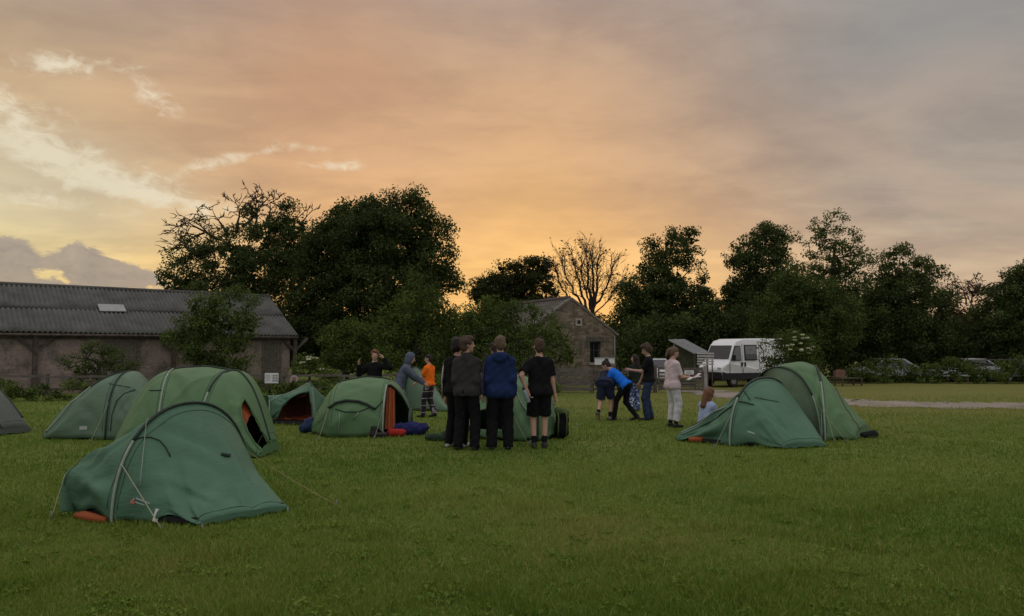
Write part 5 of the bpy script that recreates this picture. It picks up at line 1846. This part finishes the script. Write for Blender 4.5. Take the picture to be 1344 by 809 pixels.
def sdf_mesh(groups, h, noise=0.0, k=.02, seed=0.0):
    """groups: list of (prims, cuts, k); prim = ('c', a, b, ra, rb) or ('e', c, r)"""
    lo = np.full(3, 1e9); hi = -lo
    for prims, cuts, kk in groups:
        for p in prims:
            if p[0] == 'c':
                for q_, r in ((p[1], p[3]), (p[2], p[4])):
                    lo = np.minimum(lo, np.array(q_) - r); hi = np.maximum(hi, np.array(q_) + r)
            else:
                lo = np.minimum(lo, np.array(p[1]) - max(p[2])); hi = np.maximum(hi, np.array(p[1]) + max(p[2]))
    lo -= 2.5 * h + .02; hi += 2.5 * h + .02
    n = np.ceil((hi - lo) / h).astype(int) + 1
    ax = [lo[i] + h * np.arange(n[i], dtype=np.float32) for i in range(3)]
    P = np.stack(np.meshgrid(*ax, indexing='ij'), -1).astype(np.float32)
    tot = None
    for prims, cuts, kk in groups:
        d = None
        for p in prims:
            if p[0] == 'c':
                a, b = np.array(p[1], np.float32), np.array(p[2], np.float32); ba = b - a
                t = np.clip(((P - a) @ ba) / max(1e-8, float(ba @ ba)), 0, 1)
                e = np.linalg.norm(P - a - t[..., None] * ba, axis=-1) - (p[3] + (p[4] - p[3]) * t)
            else:
                r = np.array(p[2], np.float32); q_ = (P - np.array(p[1], np.float32))
                k0 = np.linalg.norm(q_ / r, axis=-1); k1 = np.linalg.norm(q_ / r ** 2, axis=-1)
                e = k0 * (k0 - 1) / np.maximum(k1, 1e-6)
            d = e if d is None else smin(d, e, kk)
        for pt, nr in cuts:
            d = np.maximum(d, (P - np.array(pt, np.float32)) @ np.array(nr, np.float32))
        tot = d if tot is None else smin(tot, d, k)
    if noise:
        x, y, z = P[..., 0], P[..., 1], P[..., 2]
        tot = tot + noise * (-.45 + np.sin(24 * z + 17 * np.sin(9 * x + seed) + 8 * y) * .5 + np.sin(47 * z - 37 * x + 23 * y + 2 * seed) * .35 + np.sin(29 * x + 41 * y + 15 * z + seed) * .45)
    return snets(tot, lo, h)


def ik(a, b, l1, l2, hint):
    a, b = Vector(a), Vector(b)
    d = b - a; L = min(d.length, (l1 + l2) * .999); dn = d.normalized()
    b = a + dn * L
    x = (l1 * l1 - l2 * l2 + L * L) / (2 * L); y = math.sqrt(max(0, l1 * l1 - x * x))
    hv = Vector(hint); hv = hv - dn * hv.dot(dn)
    if hv.length < 1e-4: hv = Vector((0, 1, 0))
    return a + dn * x + hv.normalized() * y, b


SKIN = mat('skin', (0.42, 0.25, 0.18), .6, .06, 8)
EYE_W = mat('eye_white', (.6, .58, .55), .4)
EYE_D = mat('eye_dark', (.02, .015, .012), .3)
LIP = mat('lip', (.34, .14, .11), .5)
HAIR_D = mat('hair_dark', (.020, .015, .012), .7, .3, 30, .6, 80)
HAIR_B = mat('hair_brown', (.060, .036, .022), .7, .3, 30, .6, 80)
HAIR_R = mat('hair_auburn', (.15, .065, .032), .7, .3, 30, .6, 80)
HAIR_F = mat('hair_fair_brown', (.115, .075, .045), .7, .3, 30, .6, 80)


def cloth(name, c, **k): return mat(name, c, .9, .12, 5, .5, 18, spec=.12, **k)


def plaid(name, c0, c1, c2, sc=11.0):
    m_ = bpy.data.materials.new(name); m_.use_nodes = True
    t = NT(m_.node_tree); t.n.clear()
    s_ = t.sep(t.new('ShaderNodeTexCoord').outputs['Object'])

    def stripes(v, f, w_, ph=0.0):
        fr = t.m('FRACT', t.add(t.mul(v, f), ph)); return t.m('LESS_THAN', fr, w_)
    u = t.add(s_[0], t.mul(s_[1], .7))
    c = t.mix(stripes(u, sc, .45), (*c0, 1), (*c1, 1))
    c = t.mix(t.mul(stripes(s_[2], sc * .75, .45), .6), c, (*c1, 1))
    c = t.mix(stripes(u, sc, .10, .3), c, (*c2, 1)); c = t.mix(stripes(s_[2], sc * .75, .10, .3), c, (*c2, 1))
    p = t.new('ShaderNodeBsdfPrincipled'); t.put(p.inputs['Base Color'], c); p.inputs['Roughness'].default_value = .9
    out = t.new('ShaderNodeOutputMaterial'); t.l.new(p.outputs[0], out.inputs[0]); return m_


def speckle(name, c0, c1, sc=22.0):
    m_ = bpy.data.materials.new(name); m_.use_nodes = True
    t = NT(m_.node_tree); t.n.clear()
    o = t.new('ShaderNodeTexCoord').outputs['Object']
    v = t.new('ShaderNodeTexVoronoi'); t.l.new(o, v.inputs['Vector']); v.inputs['Scale'].default_value = sc
    c = t.mix(t.smooth(v.outputs['Distance'], .30, .40), (*c1, 1), (*c0, 1))
    p = t.new('ShaderNodeBsdfPrincipled'); t.put(p.inputs['Base Color'], c); p.inputs['Roughness'].default_value = .9
    out = t.new('ShaderNodeOutputMaterial'); t.l.new(p.outputs[0], out.inputs[0]); return m_


def person(label, loc, H, face, pose=None, skin=SKIN, hair=('short', HAIR_B), top=None, bottom=None, shoe=None, sock=None, build=1.0):
    """faces local +y, left is -x; pose joints are for a 1.75 m figure"""
    po = dict(pelvis=(0, 0, .93), lean=0, side=0, yaw=0, pitch=0, haL=(-.25, .04, .80), haR=(.25, .04, .80), anL=(-.11, 0, .085), anR=(.11, 0, .085), toeL=(0, 1, 0), toeR=(0, 1, 0),
              elL=(-.1, -1, 0), elR=(.1, -1, 0), knL=(-.1, 1, 0), knR=(.1, 1, 0), curl=.5)
    po.update(pose or {})
    sc = H / 1.75
    root = empty('person', loc, face, label, 'person')
    pel = Vector(po['pelvis'])
    TR_ = Matrix.Translation(pel) @ Matrix.Rotation(-po['lean'], 4, 'X') @ Matrix.Rotation(po['side'], 4, 'Y') @ Matrix.Translation(-Vector((0, 0, .93)))

    def T(*p): return tuple(TR_ @ Vector(p))
    hip = {-1: pel + Vector((-.088, 0, -.01)), 1: pel + Vector((.088, 0, -.01))}
    sh = {-1: Vector(T(-.157, 0, 1.37)), 1: Vector(T(.157, 0, 1.37))}
    el_, ha, kn, an = {}, {}, {}, {}
    for s, nm in ((-1, 'L'), (1, 'R')):
        el_[s], ha[s] = ik(sh[s], po['ha' + nm], .29, .255, po['el' + nm])
        kn[s], an[s] = ik(hip[s], po['an' + nm], .425, .425, po['kn' + nm])
    nk = Vector(T(0, -.005, 1.475))
    Rh = Matrix.Rotation(po['yaw'], 3, 'Z') @ Matrix.Rotation(-po['pitch'], 3, 'X')
    up = (TR_.to_3x3() @ Vector((0, 0, 1)))
    hc = nk + up * .06 + Rh @ Vector((0, .015, .105))
    bw = build

    def put(name, V, Q, m_, xf=None, extra=None, sub=None):
        if xf is not None: V = np.asarray(V) @ np.array(xf[0]).T + np.array(xf[1])
        o = link(name, np_mesh(name, np.asarray(V) * sc, Q, 4, True), m_, root); return o
    # ---- body: trunk, limbs, feet in one surface, then head and fingers joined to it
    g = [([('c', T(-.06, 0, .97), T(-.072, 0, 1.32), .086 * bw, .084 * bw), ('c', T(.06, 0, .97), T(.072, 0, 1.32), .086 * bw, .084 * bw), ('c', T(-.125, 0, 1.365), T(0, 0, 1.435), .050, .060), ('c', T(.125, 0, 1.365), T(0, 0, 1.435), .050, .060), ('c', tuple(hip[-1]), tuple(hip[1]), .095, .095)], [], .05),
         ([('c', T(0, -.01, 1.40), tuple(nk.lerp(hc, .75)), .056, .050)], [], .03)]
    for s in (-1, 1):
        f = (ha[s] - el_[s]).normalized()
        g.append(([('c', tuple(sh[s]), tuple(el_[s]), .049 * bw, .040), ('c', tuple(el_[s]), tuple(ha[s]), .040, .027), ('c', tuple(ha[s]), tuple(ha[s] + f * .075), .028, .030)], [], .02))
        to = Vector(po['toeL' if s < 0 else 'toeR']).normalized()
        g.append(([('c', tuple(hip[s]), tuple(kn[s]), .082 * bw, .056), ('c', tuple(kn[s] + Vector((0, -.01, 0))), tuple(an[s]), .056, .036), ('c', tuple(an[s] - to * .02 + Vector((0, 0, -.04))), tuple(an[s] + to * .14 + Vector((0, 0, -.052))), .038, .030)], [], .02))
    V, Q = sdf_mesh(g, .018, k=.03)
    hg = [([('e', (0, -.012, .022), (.076, .096, .098)), ('e', (0, .022, -.045), (.058, .072, .078)), ('e', (0, .060, -.095), (.026, .026, .022))], [], .03),
          ([('c', (0, .088, .012), (0, .113, -.030), .009, .015)], [], .01), ([('c', (-.05, .070, .030), (.05, .070, .030), .016, .016)], [], .02)]
    for s in (-1, 1): hg.append(([('e', (s * .077, -.006, -.010), (.013, .024, .033))], [], .01))
    Vh, Qh = sdf_mesh(hg, .0095, k=.012)
    Ra = np.array(Rh)
    bm_ = MB()
    bm_.np(V, Q); bm_.np(Vh @ Ra.T + np.array(hc), Qh)
    for s in (-1, 1):
        f = (ha[s] - el_[s]).normalized()
        nrm = Vector((-s, 0, 0)) - f * f.dot(Vector((-s, 0, 0)))
        if nrm.length < .2: nrm = Vector((0, 0, -1)) - f * f.dot(Vector((0, 0, -1)))
        nrm.normalize(); sd_ = f.cross(nrm).normalized()
        if sd_.y < 0: sd_ = -sd_
        for i in range(4):
            L = (.060, .075, .082, .074)[i]; r0 = ha[s] + f * .085 + sd_ * (i - 1.5) * .018
            c = po['curl']
            p1 = r0 + f * L * .45 + nrm * c * .012; p2 = p1 + (f * (1 - .5 * c) + nrm * c).normalized() * L * .32; p3 = p2 + (f * (1 - c) + nrm * c * 1.3).normalized() * L * .25
            bm_.tube([r0 - f * .03, r0, p1, p2, p3], [.009, .009, .0085, .008, .006], 6)
        t0 = ha[s] + f * .03 + sd_ * .022
        bm_.tube([t0 - sd_ * .01, t0 + sd_ * .015 + f * .02 + nrm * .01, t0 + sd_ * .024 + f * .048 + nrm * .02, t0 + sd_ * .022 + f * .068 + nrm * .03], [.012, .0115, .010, .007], 6)
    for s in (-1, 1):
        bm_.cur = 1; c = hc + Rh @ Vector((s * .032, .080, .010)); bm_.ball(c, .0125, 8, 6)
        bm_.cur = 2; c = hc + Rh @ Vector((s * .032, .0885, .010)); bm_.ball(c, .0065, 8, 6)
    bm_.cur = 3; c = hc + Rh @ Vector((0, .090, -.066)); 
    n0 = len(bm_.v); bm_.ball((0, 0, 0), (.024, .008, .007), 8, 6)
    for i in range(n0, len(bm_.v)): bm_.v[i] = tuple(c + Rh @ Vector(bm_.v[i]))
    bm_.v = [tuple(Vector(p) * sc) for p in bm_.v]
    bm_.build('body', [skin, EYE_W, EYE_D, LIP], root, False)

    # ---- hair
    st_, hm = hair[0], hair[1]
    if st_:
        nz = {'curly': .016, 'messy': .012}.get(st_, .006)
        big = {'curly': .022, 'messy': .008}.get(st_, 0)
        cap = ([('e', (0, -.016, .032), (.084 + big, .104 + big, .102 + big)), ('e', (0, -.055, -.03), (.072 + big, .058 + big, .075))],
               [((0, .040, .045), (0, .86, -.51))], .03)
        gs = [cap]
        if st_ in ('curly', 'messy'): gs.append(([('e', (0, .055, .098), (.07, .045, .035))], [], .02))
        if st_ == 'long': gs.append(([('c', (0, -.07, .0), (0, -.115, -.30), .080, .060), ('c', (-.06, -.02, -.02), (-.075, -.03, -.26), .045, .03), ('c', (.06, -.02, -.02), (.075, -.03, -.26), .045, .03)], [], .03))
        if st_ == 'pony': gs.append(([('c', (0, -.105, .04), (0, -.16, -.02), .035, .035), ('c', (0, -.16, -.02), (0, -.15, -.16), .035, .015)], [], .02))
        if st_ == 'bun': gs.append(([('e', (0, -.10, .09), (.045, .045, .045))], [], .02))
        V, Q = sdf_mesh(gs, .011, noise=nz, k=.02, seed=H * 77)
        put('hair', V, Q, hm, (Ra, hc))

    # ---- clothing
    if top:
        off = top.get('off', .018); hem = top.get('hem', .88); slv = top.get('sleeve', 'long')
        hn = TR_.to_3x3() @ Vector((0, 0, -1))
        g = [([('c', T(-.058, 0, .95), T(-.072, 0, 1.31), (.086 + off) * bw, (.084 + off) * bw), ('c', T(.058, 0, .95), T(.072, 0, 1.31), (.086 + off) * bw, (.084 + off) * bw),
               ('c', T(-.130, 0, 1.36), T(0, 0, 1.43), .050 + off * .6, .058 + off * .7), ('c', T(.130, 0, 1.36), T(0, 0, 1.43), .050 + off * .6, .058 + off * .7), ('c', T(-.084, 0, .90), T(.084, 0, .90), .108 + off, .111 + off)],
              [(T(0, 0, hem), tuple(hn)), (T(0, .0, 1.475), tuple(-hn))], .05)]
        for s in (-1, 1):
            if slv == 'none': continue
            pr = [('c', tuple(sh[s]), tuple(el_[s]), .054 + off * .9, .047 + off * .8)]
            if slv == 'long':
                f = (ha[s] - el_[s]).normalized()
                pr.append(('c', tuple(el_[s]), tuple(ha[s]), .047 + off * .8, .036 + off * .6)); cut = (tuple(ha[s] + f * .005), tuple(f))
                g.append((pr, [cut], .02))
            else:
                f = (el_[s] - sh[s]).normalized()
                g.append((pr, [(tuple(sh[s].lerp(el_[s], top.get('slen', .72))), tuple(f))], .02))
        if top.get('hood') == 'down':
            g.append(([('c', T(-.075, -.085, 1.455), T(.075, -.085, 1.455), .052, .052), ('c', T(-.05, -.10, 1.40), T(.05, -.10, 1.40), .05, .05)], [], .04))
        if top.get('collar'): g.append(([('c', T(0, -.01, 1.44), T(0, .0, 1.505), .073, .068)], [(T(0, 0, 1.515), tuple(-hn))], .02))
        V, Q = sdf_mesh(g, .017, noise=top.get('wr', .008), k=.03, seed=H * 31)
        to_ = put(top.get('name', 'shirt'), V, Q, top['m'])
        if top.get('hood') == 'up':
            V, Q = sdf_mesh([([('e', (0, -.02, .025), (.098, .122, .122)), ('e', (0, -.03, -.09), (.09, .10, .10))], [((0, .055, .0), (0, .97, -.22))], .05)], .012, noise=.005, k=.03)
            put('hood', V, Q, top['m'], (Ra, hc))
        if top.get('band'):           # pale stripe down the sleeves
            for s in (-1, 1):
                t = MB(); o_ = Vector((s * .8, -.5, 0)).normalized() * (.054 + off)
                t.tube([tuple((sh[s] + o_ * .8 + Vector((0, 0, .03))) * sc), tuple((sh[s].lerp(el_[s], .5) + o_) * sc), tuple((el_[s] + o_ * .9) * sc), tuple((ha[s] + o_ * .6) * sc)], .016 * sc, 6); t.build('sleeve_stripe', top['band'], root, False)
    if bottom:
        w_ = bottom.get('w', 1.0); ln = bottom.get('len', 'long')
        g = [([('c', T(-.055, 0, .98), T(.055, 0, .98), .096, .096), ('c', tuple(hip[-1]), tuple(hip[1]), .108, .108), ('c', tuple(pel + Vector((-.06, -.018, -.02))), tuple(pel + Vector((.06, -.018, -.02))), .102, .102)], [], .03)]
        for s in (-1, 1):
            if ln == 'long':
                f = (an[s] - kn[s]).normalized()
                g.append(([('c', tuple(hip[s]), tuple(kn[s]), .100, .070 * w_), ('c', tuple(kn[s]), tuple(an[s] + f * .06), .070 * w_, .060 * w_)], [(tuple(an[s] + f * bottom.get('hem', .035)), tuple(f))], .02))
            else:
                f = (kn[s] - hip[s]).normalized()
                g.append(([('c', tuple(hip[s]), tuple(kn[s] + f * .1), .104, .092 * w_)], [(tuple(hip[s].lerp(kn[s], bottom.get('slen', .92))), tuple(f))], .02))
        V, Q = sdf_mesh(g, .017, noise=bottom.get('wr', .009), k=.025, seed=H * 13)
        put(bottom.get('name', 'trousers'), V, Q, bottom['m'])
    for s in (-1, 1):
        to = Vector(po['toeL' if s < 0 else 'toeR']).normalized(); upv = Vector((0, 0, 1)) - to * to.z
        a = an[s] - to * .03 - upv * .045; b = an[s] + to * .165 - upv * .055
        if shoe:
            V, Q = sdf_mesh([([('c', tuple(a), tuple(b), .044, .034), ('c', tuple(an[s]), tuple(an[s] - upv * .03), .043, .045)], [(tuple(an[s] - upv * .088), tuple(-upv)), (tuple(an[s] + upv * .035), tuple(upv))], .03)], .012)
            put('shoe', V, Q, shoe)
        if sock:
            f = (an[s] - kn[s]).normalized()
            V, Q = sdf_mesh([([('c', tuple(an[s].lerp(kn[s], .30)), tuple(an[s]), .048, .042)], [(tuple(an[s].lerp(kn[s], .28)), tuple(-f))], .02)], .012)
            put('sock', V, Q, sock)
    return root


BLK = cloth('black_cloth', (.0085, .0085, .0095))
CHAR = cloth('charcoal_cloth', (.034, .033, .030))
NAVY = cloth('navy_cloth', (.013, .026, .080))
NAVY_D = cloth('dark_navy_cloth', (.020, .026, .050))
S_BLK = mat('black_shoe', (.014, .014, .014), .6)
S_WHT = mat('white_shoe', (.45, .45, .43), .6)
S_GRY = mat('grey_shoe', (.10, .10, .085), .7)


def foot(px, py): return ground(px, py)


# three in the middle, backs to the camera
person('tall camper in navy hooded jacket and black trousers, back turned to the camera', foot(656.5, 591), 1.82, R(0), dict(haL=(-.20, .05, .84), haR=(.20, .05, .84), anL=(-.135, 0, .085), anR=(.125, .04, .085), pitch=.1, yaw=R(4)),
       hair=('short', HAIR_F), top=dict(m=NAVY, name='jacket', off=.030, hem=.80, hood='down', wr=.009), bottom=dict(m=BLK, w=1.28), shoe=S_BLK, build=1.0)
person('camper in charcoal jacket and black trousers, back turned, face in profile to the right', foot(612, 591), 1.80, R(-14), dict(yaw=R(-58), haL=(-.17, .07, .86), haR=(.17, .09, .86), anL=(-.13, -.02, .085), anR=(.13, .02, .085)),
       hair=('messy', HAIR_B), top=dict(m=CHAR, name='jacket', off=.020, hem=.84, collar=True, wr=.008), bottom=dict(m=BLK, w=1.2), shoe=S_BLK)
person('dark haired camper in black with pale sleeve stripe, half hidden behind the charcoal jacket', foot(600, 588), 1.78, R(-25), dict(yaw=R(-15), haL=(-.24, .04, .82), anL=(-.16, .0, .085), anR=(.08, .06, .085)),
       hair=('messy', HAIR_D), top=dict(m=BLK, name='jacket', off=.028, band=mat('pale_stripe', (.42, .40, .38), .8)), bottom=dict(m=BLK, w=1.05, wr=.005), shoe=S_WHT)
person('camper in purple jacket, almost wholly hidden by the tall camper in navy', foot(652, 578), 1.72, R(10), dict(yaw=R(30), pitch=.25), hair=('messy', HAIR_D), top=dict(m=cloth('purple_cloth', (.045, .038, .080)), name='jacket', off=.034, wr=.008),
       bottom=dict(m=BLK, w=1.0), shoe=S_BLK)
HOLDER = person('camper in black T-shirt and black shorts with bare legs, holding a water bottle', foot(708, 589), 1.78, R(4), dict(yaw=R(8), haL=(-.21, -.13, .93), elL=(-1, -.6, 0), haR=(.27, .02, .78), anL=(-.085, 0, .085), anR=(.085, .02, .085), curl=.9),
       hair=('short', HAIR_B), top=dict(m=BLK, sleeve='short', off=.024, hem=.86), bottom=dict(m=BLK, name='shorts', len='short', w=1.1, slen=.95), shoe=S_BLK, sock=BLK)
# three at the far tent on the left
person('camper in dark hooded top with both hands raised, facing the camera over the tent hood', gx(491, 17.2), 1.66, R(172), dict(haL=(-.27, .14, 1.56), haR=(.35, .14, 1.42), elL=(-1, .1, -1), elR=(1, .1, -1), yaw=R(15)),
       hair=('messy', HAIR_R), top=dict(m=BLK, name='hoodie', off=.030, hood='down', band=None), bottom=dict(m=NAVY_D), shoe=S_BLK)
person('camper in grey blue hoodie with the hood up, bending and reaching to the right', gx(527, 17.0), 1.66, R(-82), dict(lean=.42, haR=(.17, .62, .88), haL=(-.16, .50, .98), elR=(.6, -.4, -.8), elL=(-.8, -.6, -.4), pitch=.3, anL=(-.10, .10, .085), anR=(.10, -.12, .085), pelvis=(0, -.08, .91)),
       hair=('short', HAIR_D), top=dict(m=cloth('greyblue_cloth', (.085, .105, .140)), name='hoodie', off=.036, hood='up', wr=.009), bottom=dict(m=speckle('pale_blue_print', (.10, .14, .22), (.42, .45, .48), 14)), shoe=S_GRY)
person('camper in bright orange T-shirt and dark checked trousers', foot(563, 548), 1.60, R(68), dict(yaw=R(10), haR=(.24, .02, .76), haL=(-.14, .34, .96), elL=(-.4, -1, -.3), anL=(-.10, .14, .085), anR=(.10, -.12, .10), toeR=(.1, 1, -.1), pitch=.15),
       hair=('short', HAIR_D), top=dict(m=cloth('orange_cloth', (.78, .15, .012)), sleeve='short', off=.026, hem=.90), bottom=dict(m=plaid('plaid_cloth', (.035, .015, .022), (.012, .010, .014), (.30, .26, .28), 7.5), w=1.1), shoe=S_BLK)
# group by the fence
person('camper in navy T-shirt and shorts bending forward with one heel off the ground', foot(795, 552), 1.72, R(-24), dict(lean=1.12, pelvis=(0, -.05, .90), haL=(-.20, .52, .52), haR=(.20, .56, .55), anL=(-.10, -.30, .17), toeL=(0, .55, -.85), anR=(.09, .05, .085), knL=(-.1, 1, .2), pitch=.9),
       hair=('short', HAIR_F), top=dict(m=NAVY_D, sleeve='short', off=.030, hem=.84), bottom=dict(m=NAVY_D, name='shorts', len='short', w=1.12, slen=.9), shoe=S_GRY, sock=BLK)
person('camper in bright blue jacket and black leggings bending over beside the navy shorts', foot(817, 552), 1.66, R(62), dict(lean=.82, pelvis=(0, -.10, .88), haL=(-.15, .46, .66), haR=(.17, .40, .58), anL=(-.10, .18, .085), anR=(.10, -.32, .12), toeR=(0, 1, -.35), pitch=.75, elR=(.4, -1, .3)),
       hair=('bun', HAIR_D), top=dict(m=cloth('bright_blue_cloth', (.012, .14, .62)), name='jacket', off=.026, hem=.88, wr=.007), bottom=dict(m=BLK, w=.95, wr=.003), shoe=S_BLK)
person('curly haired camper in black T-shirt and jeans with one arm stretched to the left', foot(852, 552), 1.80, R(82), dict(yaw=R(12), pitch=.45, haL=(-.06, .40, 1.16), elL=(-.4, -.6, -1), haR=(.18, .20, .86), anL=(-.09, .05, .085), anR=(.09, -.05, .085), curl=.3),
       hair=('curly', HAIR_B), top=dict(m=BLK, sleeve='short', off=.026, hem=.90, slen=.8), bottom=dict(m=cloth('denim', (.030, .046, .085)), w=1.08), shoe=S_BLK)
person('dark topped camper in blue and white patterned trousers standing behind the curly haired one', foot(834, 540), 1.66, R(30), dict(yaw=R(30), haL=(-.16, .22, .95)), hair=('long', HAIR_D), top=dict(m=cloth('dark_green_cloth', (.016, .022, .018)), off=.030),
       bottom=dict(m=speckle('blue_white_print', (.035, .060, .16), (.40, .45, .55), 13), w=1.15, hem=.03), shoe=S_GRY)
person('fair camper in pale pink T-shirt and rolled white trousers holding papers', foot(883, 561), 1.69, R(-68), dict(pitch=.45, yaw=R(-6), haR=(.10, .34, 1.08), haL=(-.12, .36, 1.10), elR=(.4, -.7, -1), elL=(-.4, -.7, -1), anL=(-.12, .02, .085), anR=(.12, .0, .085), curl=.7),
       hair=('pony', HAIR_F), top=dict(m=cloth('pink_cloth', (.55, .44, .45)), sleeve='short', off=.028, hem=.84, slen=.85), bottom=dict(m=cloth('white_cotton', (.52, .52, .52)), w=1.22, hem=-.06, wr=.008), shoe=S_BLK, sock=BLK)
sit = gx(925, 14.6)
person('auburn long haired camper in pale blue top sitting on the grass by the right tents', sit, 1.62, R(-60), dict(pelvis=(0, 0, .13), lean=.20, pitch=.3, haL=(-.12, .50, .32), haR=(.16, .44, .30), anL=(-.12, .62, .07), anR=(.12, .58, .07), knL=(-.3, .2, 1), knR=(.3, .2, 1)),
       hair=('long', HAIR_R), top=dict(m=cloth('pale_blue_cloth', (.30, .37, .52)), sleeve='short', off=.028, hem=.86), bottom=dict(m=NAVY_D), shoe=S_GRY)


# ------------------------------------------------------------------ small things lying about
def lump(name, label, cat, prims, m_, noise=.02, h=.02, k=.05, group=None):
    V, Q = sdf_mesh([(prims, [], k)], h, noise=noise, k=.03, seed=random.random() * 9)
    c = np.array([V[:, 0].mean(), V[:, 1].mean(), V[:, 2].min()])
    o = link(name, np_mesh(name, V - c, Q, 4, True), m_); o.location = tuple(c)
    return tag(o, label, cat, group)


def cap(p, q_, r0, r1): return ('c', tuple(p), tuple(q_), r0, r1)


g0 = ground(533, 571)
lump('sleeping_bag', 'dark blue sleeping bag spilling out of the open porch', 'sleeping bag', [cap(g0 + Vector((-.22, .05, .10)), g0 + Vector((.25, .0, .10)), .10, .11), cap(g0 + Vector((.05, .1, .16)), g0 + Vector((.32, .05, .12)), .08, .09), cap(g0 + Vector((-.35, .1, .08)), g0 + Vector((-.1, .12, .12)), .07, .08)],
     cloth('royal_blue_nylon', (.022, .027, .10)), .016)
g0 = ground(520, 573)
lump('stuff_sack', 'red stuff sack in front of the blue sleeping bag', 'bag', [cap(g0 + Vector((-.09, -.05, .075)), g0 + Vector((.10, -.03, .07)), .075, .065), cap(g0 + Vector((.12, -.03, .08)), g0 + Vector((.17, -.02, .10)), .03, .02)], cloth('red_nylon', (.36, .03, .025)), .006, .014)
g0 = ground(404, 569)
lump('rucksack', 'crumpled blue bag between the orange edged doorway and the hooded tent', 'bag', [cap(g0 + Vector((-.08, .05, .10)), g0 + Vector((.10, .05, .14)), .10, .09), cap(g0 + Vector((-.02, .08, .22)), g0 + Vector((.05, .08, .24)), .06, .06)], cloth('blue_nylon', (.022, .042, .09)), .012)
g0 = ground(575, 579)
lump('tent_bag', 'dark green tent bag lying left of the campers in black', 'bag', [cap(g0 + Vector((-.18, .02, .06)), g0 + Vector((.10, .0, .07)), .06, .065), cap(g0 + Vector((.10, .02, .12)), g0 + Vector((.19, .05, .20)), .045, .025)], cloth('dark_green_nylon', (.035, .06, .035)), .014)


def boot(label, px, py, rz):
    loc = ground(px, py)
    root = empty('boot', loc, rz, label, 'boot', 'boots outside the hooded tent')
    V, Q = sdf_mesh([([('c', (0, -.08, .06), (0, .12, .05), .05, .042), ('c', (0, -.07, .07), (0, -.08, .20), .05, .05)], [((0, 0, .025), (0, 0, -1)), ((0, 0, .21), (0, 0, 1))], .03)], .012)
    link('upper', np_mesh('upper', V, Q, 4, True), mat('boot_leather', (.03, .027, .024), .7), root)
    t = MB(); t.box((0, .015, .014), (.098, .29, .026)); t.build('sole', RUBBER, root, False, bevel=.012)
    V, Q = sdf_mesh([([('c', (0, .045, .085), (0, -.02, .15), .022, .026)], [], .02)], .01); link('tongue', np_mesh('tongue', V, Q, 4, True), BLK, root)


boot('left one of two dark boots standing before the hooded tent', 486, 574, R(60))
boot('right one of two dark boots standing before the hooded tent', 497, 574.5, R(-70))


def mug():
    p = ground(997, 586) + Vector((0, -.02, 0))
    root = empty('mug', p, 0, 'small white mug on the grass at the hem of the dark right tent', 'mug')
    t = MB(); t.tube([(0, 0, .0), (0, 0, .09)], [.038, .042], 14); t.build('cup', WHITE, root, False)
    t = MB(); t.tube([(.038 + .024 * math.sin(math.pi * k / 6), 0, .02 + .05 * k / 6) for k in range(7)], .006, 6); t.build('handle', WHITE, root, False)


mug()


def rucksack_right():
    p = ground(737, 576)
    root = empty('rucksack', p, 0, 'black rucksack with yellow green straps leaning at the right end of the middle tent', 'rucksack')
    V, Q = sdf_mesh([([('c', (0, 0, .14), (.02, .02, .42), .13, .11), ('c', (-.03, -.09, .14), (-.02, -.08, .26), .07, .06)], [], .04)], .018, noise=.008)
    link('pack', np_mesh('pack', V, Q, 4, True), BLK, root)
    lime = cloth('lime_nylon', (.08, .11, .04))
    V, Q = sdf_mesh([([('c', (-.05, -.02, .50), (.07, .0, .47), .075, .07)], [], .03)], .016, noise=.008); link('lid', np_mesh('lid', V, Q, 4, True), lime, root)
    for x in (-.07, .08):
        t = MB(); t.tube([(x, -.10, .48), (x + .01, -.155, .36), (x, -.175, .20), (x, -.14, .06)], .014, 6); t.build('strap', lime, root, False)


rucksack_right()


def bottle():
    # held by the camper in the black T-shirt
    p = HOLDER.location + Matrix.Rotation(HOLDER.rotation_euler.z, 3, 'Z') @ Vector((-.235, -.205, .87))
    root = empty('water_bottle', p - Vector((0, 0, .12)), 0, 'clear grey water bottle held by the camper in shorts', 'bottle')
    gl_ = mat('bottle_plastic', (.20, .24, .24), .2, .05, 4)
    d = Vector((.09, 0, -.24)).normalized()
    t = MB(); t.tube([p - d * .10, p - d * .08, p + d * .10, p + d * .115], [.030, .038, .038, .03], 14); t.build('bottle_body', gl_, root)
    t = MB(); t.tube([p - d * .145, p - d * .10], [.018, .02], 12); t.build('cap', BLACK, root)


bottle()


def papers():
    p = at(911, 496, 15.45)
    root = empty('paper_sheets', p, R(20), 'loose white sheets held out by the camper in pink', 'paper')
    for k, (a, m_) in enumerate(((.0, WHITE), (.22, mat('cream_paper', (.5, .47, .42), .8)))):
        V, Fq = [], []
        for i in range(7):
            for j in range(4):
                x, y = -.15 + .05 * i, -.05 + .04 * j
                V.append((x * math.cos(a), y, x * math.sin(a) * 1.0 + .02 * math.sin(i * .9 + k) + .012 * k + .30 * x))
        for i in range(6):
            for j in range(3): Fq.append((i * 4 + j, i * 4 + j + 1, i * 4 + j + 5, i * 4 + j + 4))
        o = link('sheet', np_mesh('sheet', V, np.array(Fq), 4, True), m_, root)
        so = o.modifiers.new('solid', 'SOLIDIFY'); so.thickness = .003


papers()
g0 = ground(1143, 575)
lump('tent_bag', 'black bag at the far right corner of the tall domed tent', 'bag', [cap(g0 + Vector((-.12, .02, .05)), g0 + Vector((.08, .0, .06)), .05, .055), cap(g0 + Vector((.0, .04, .09)), g0 + Vector((.06, .02, .10)), .04, .04)], cloth('black_nylon', (.016, .018, .018)), .01)
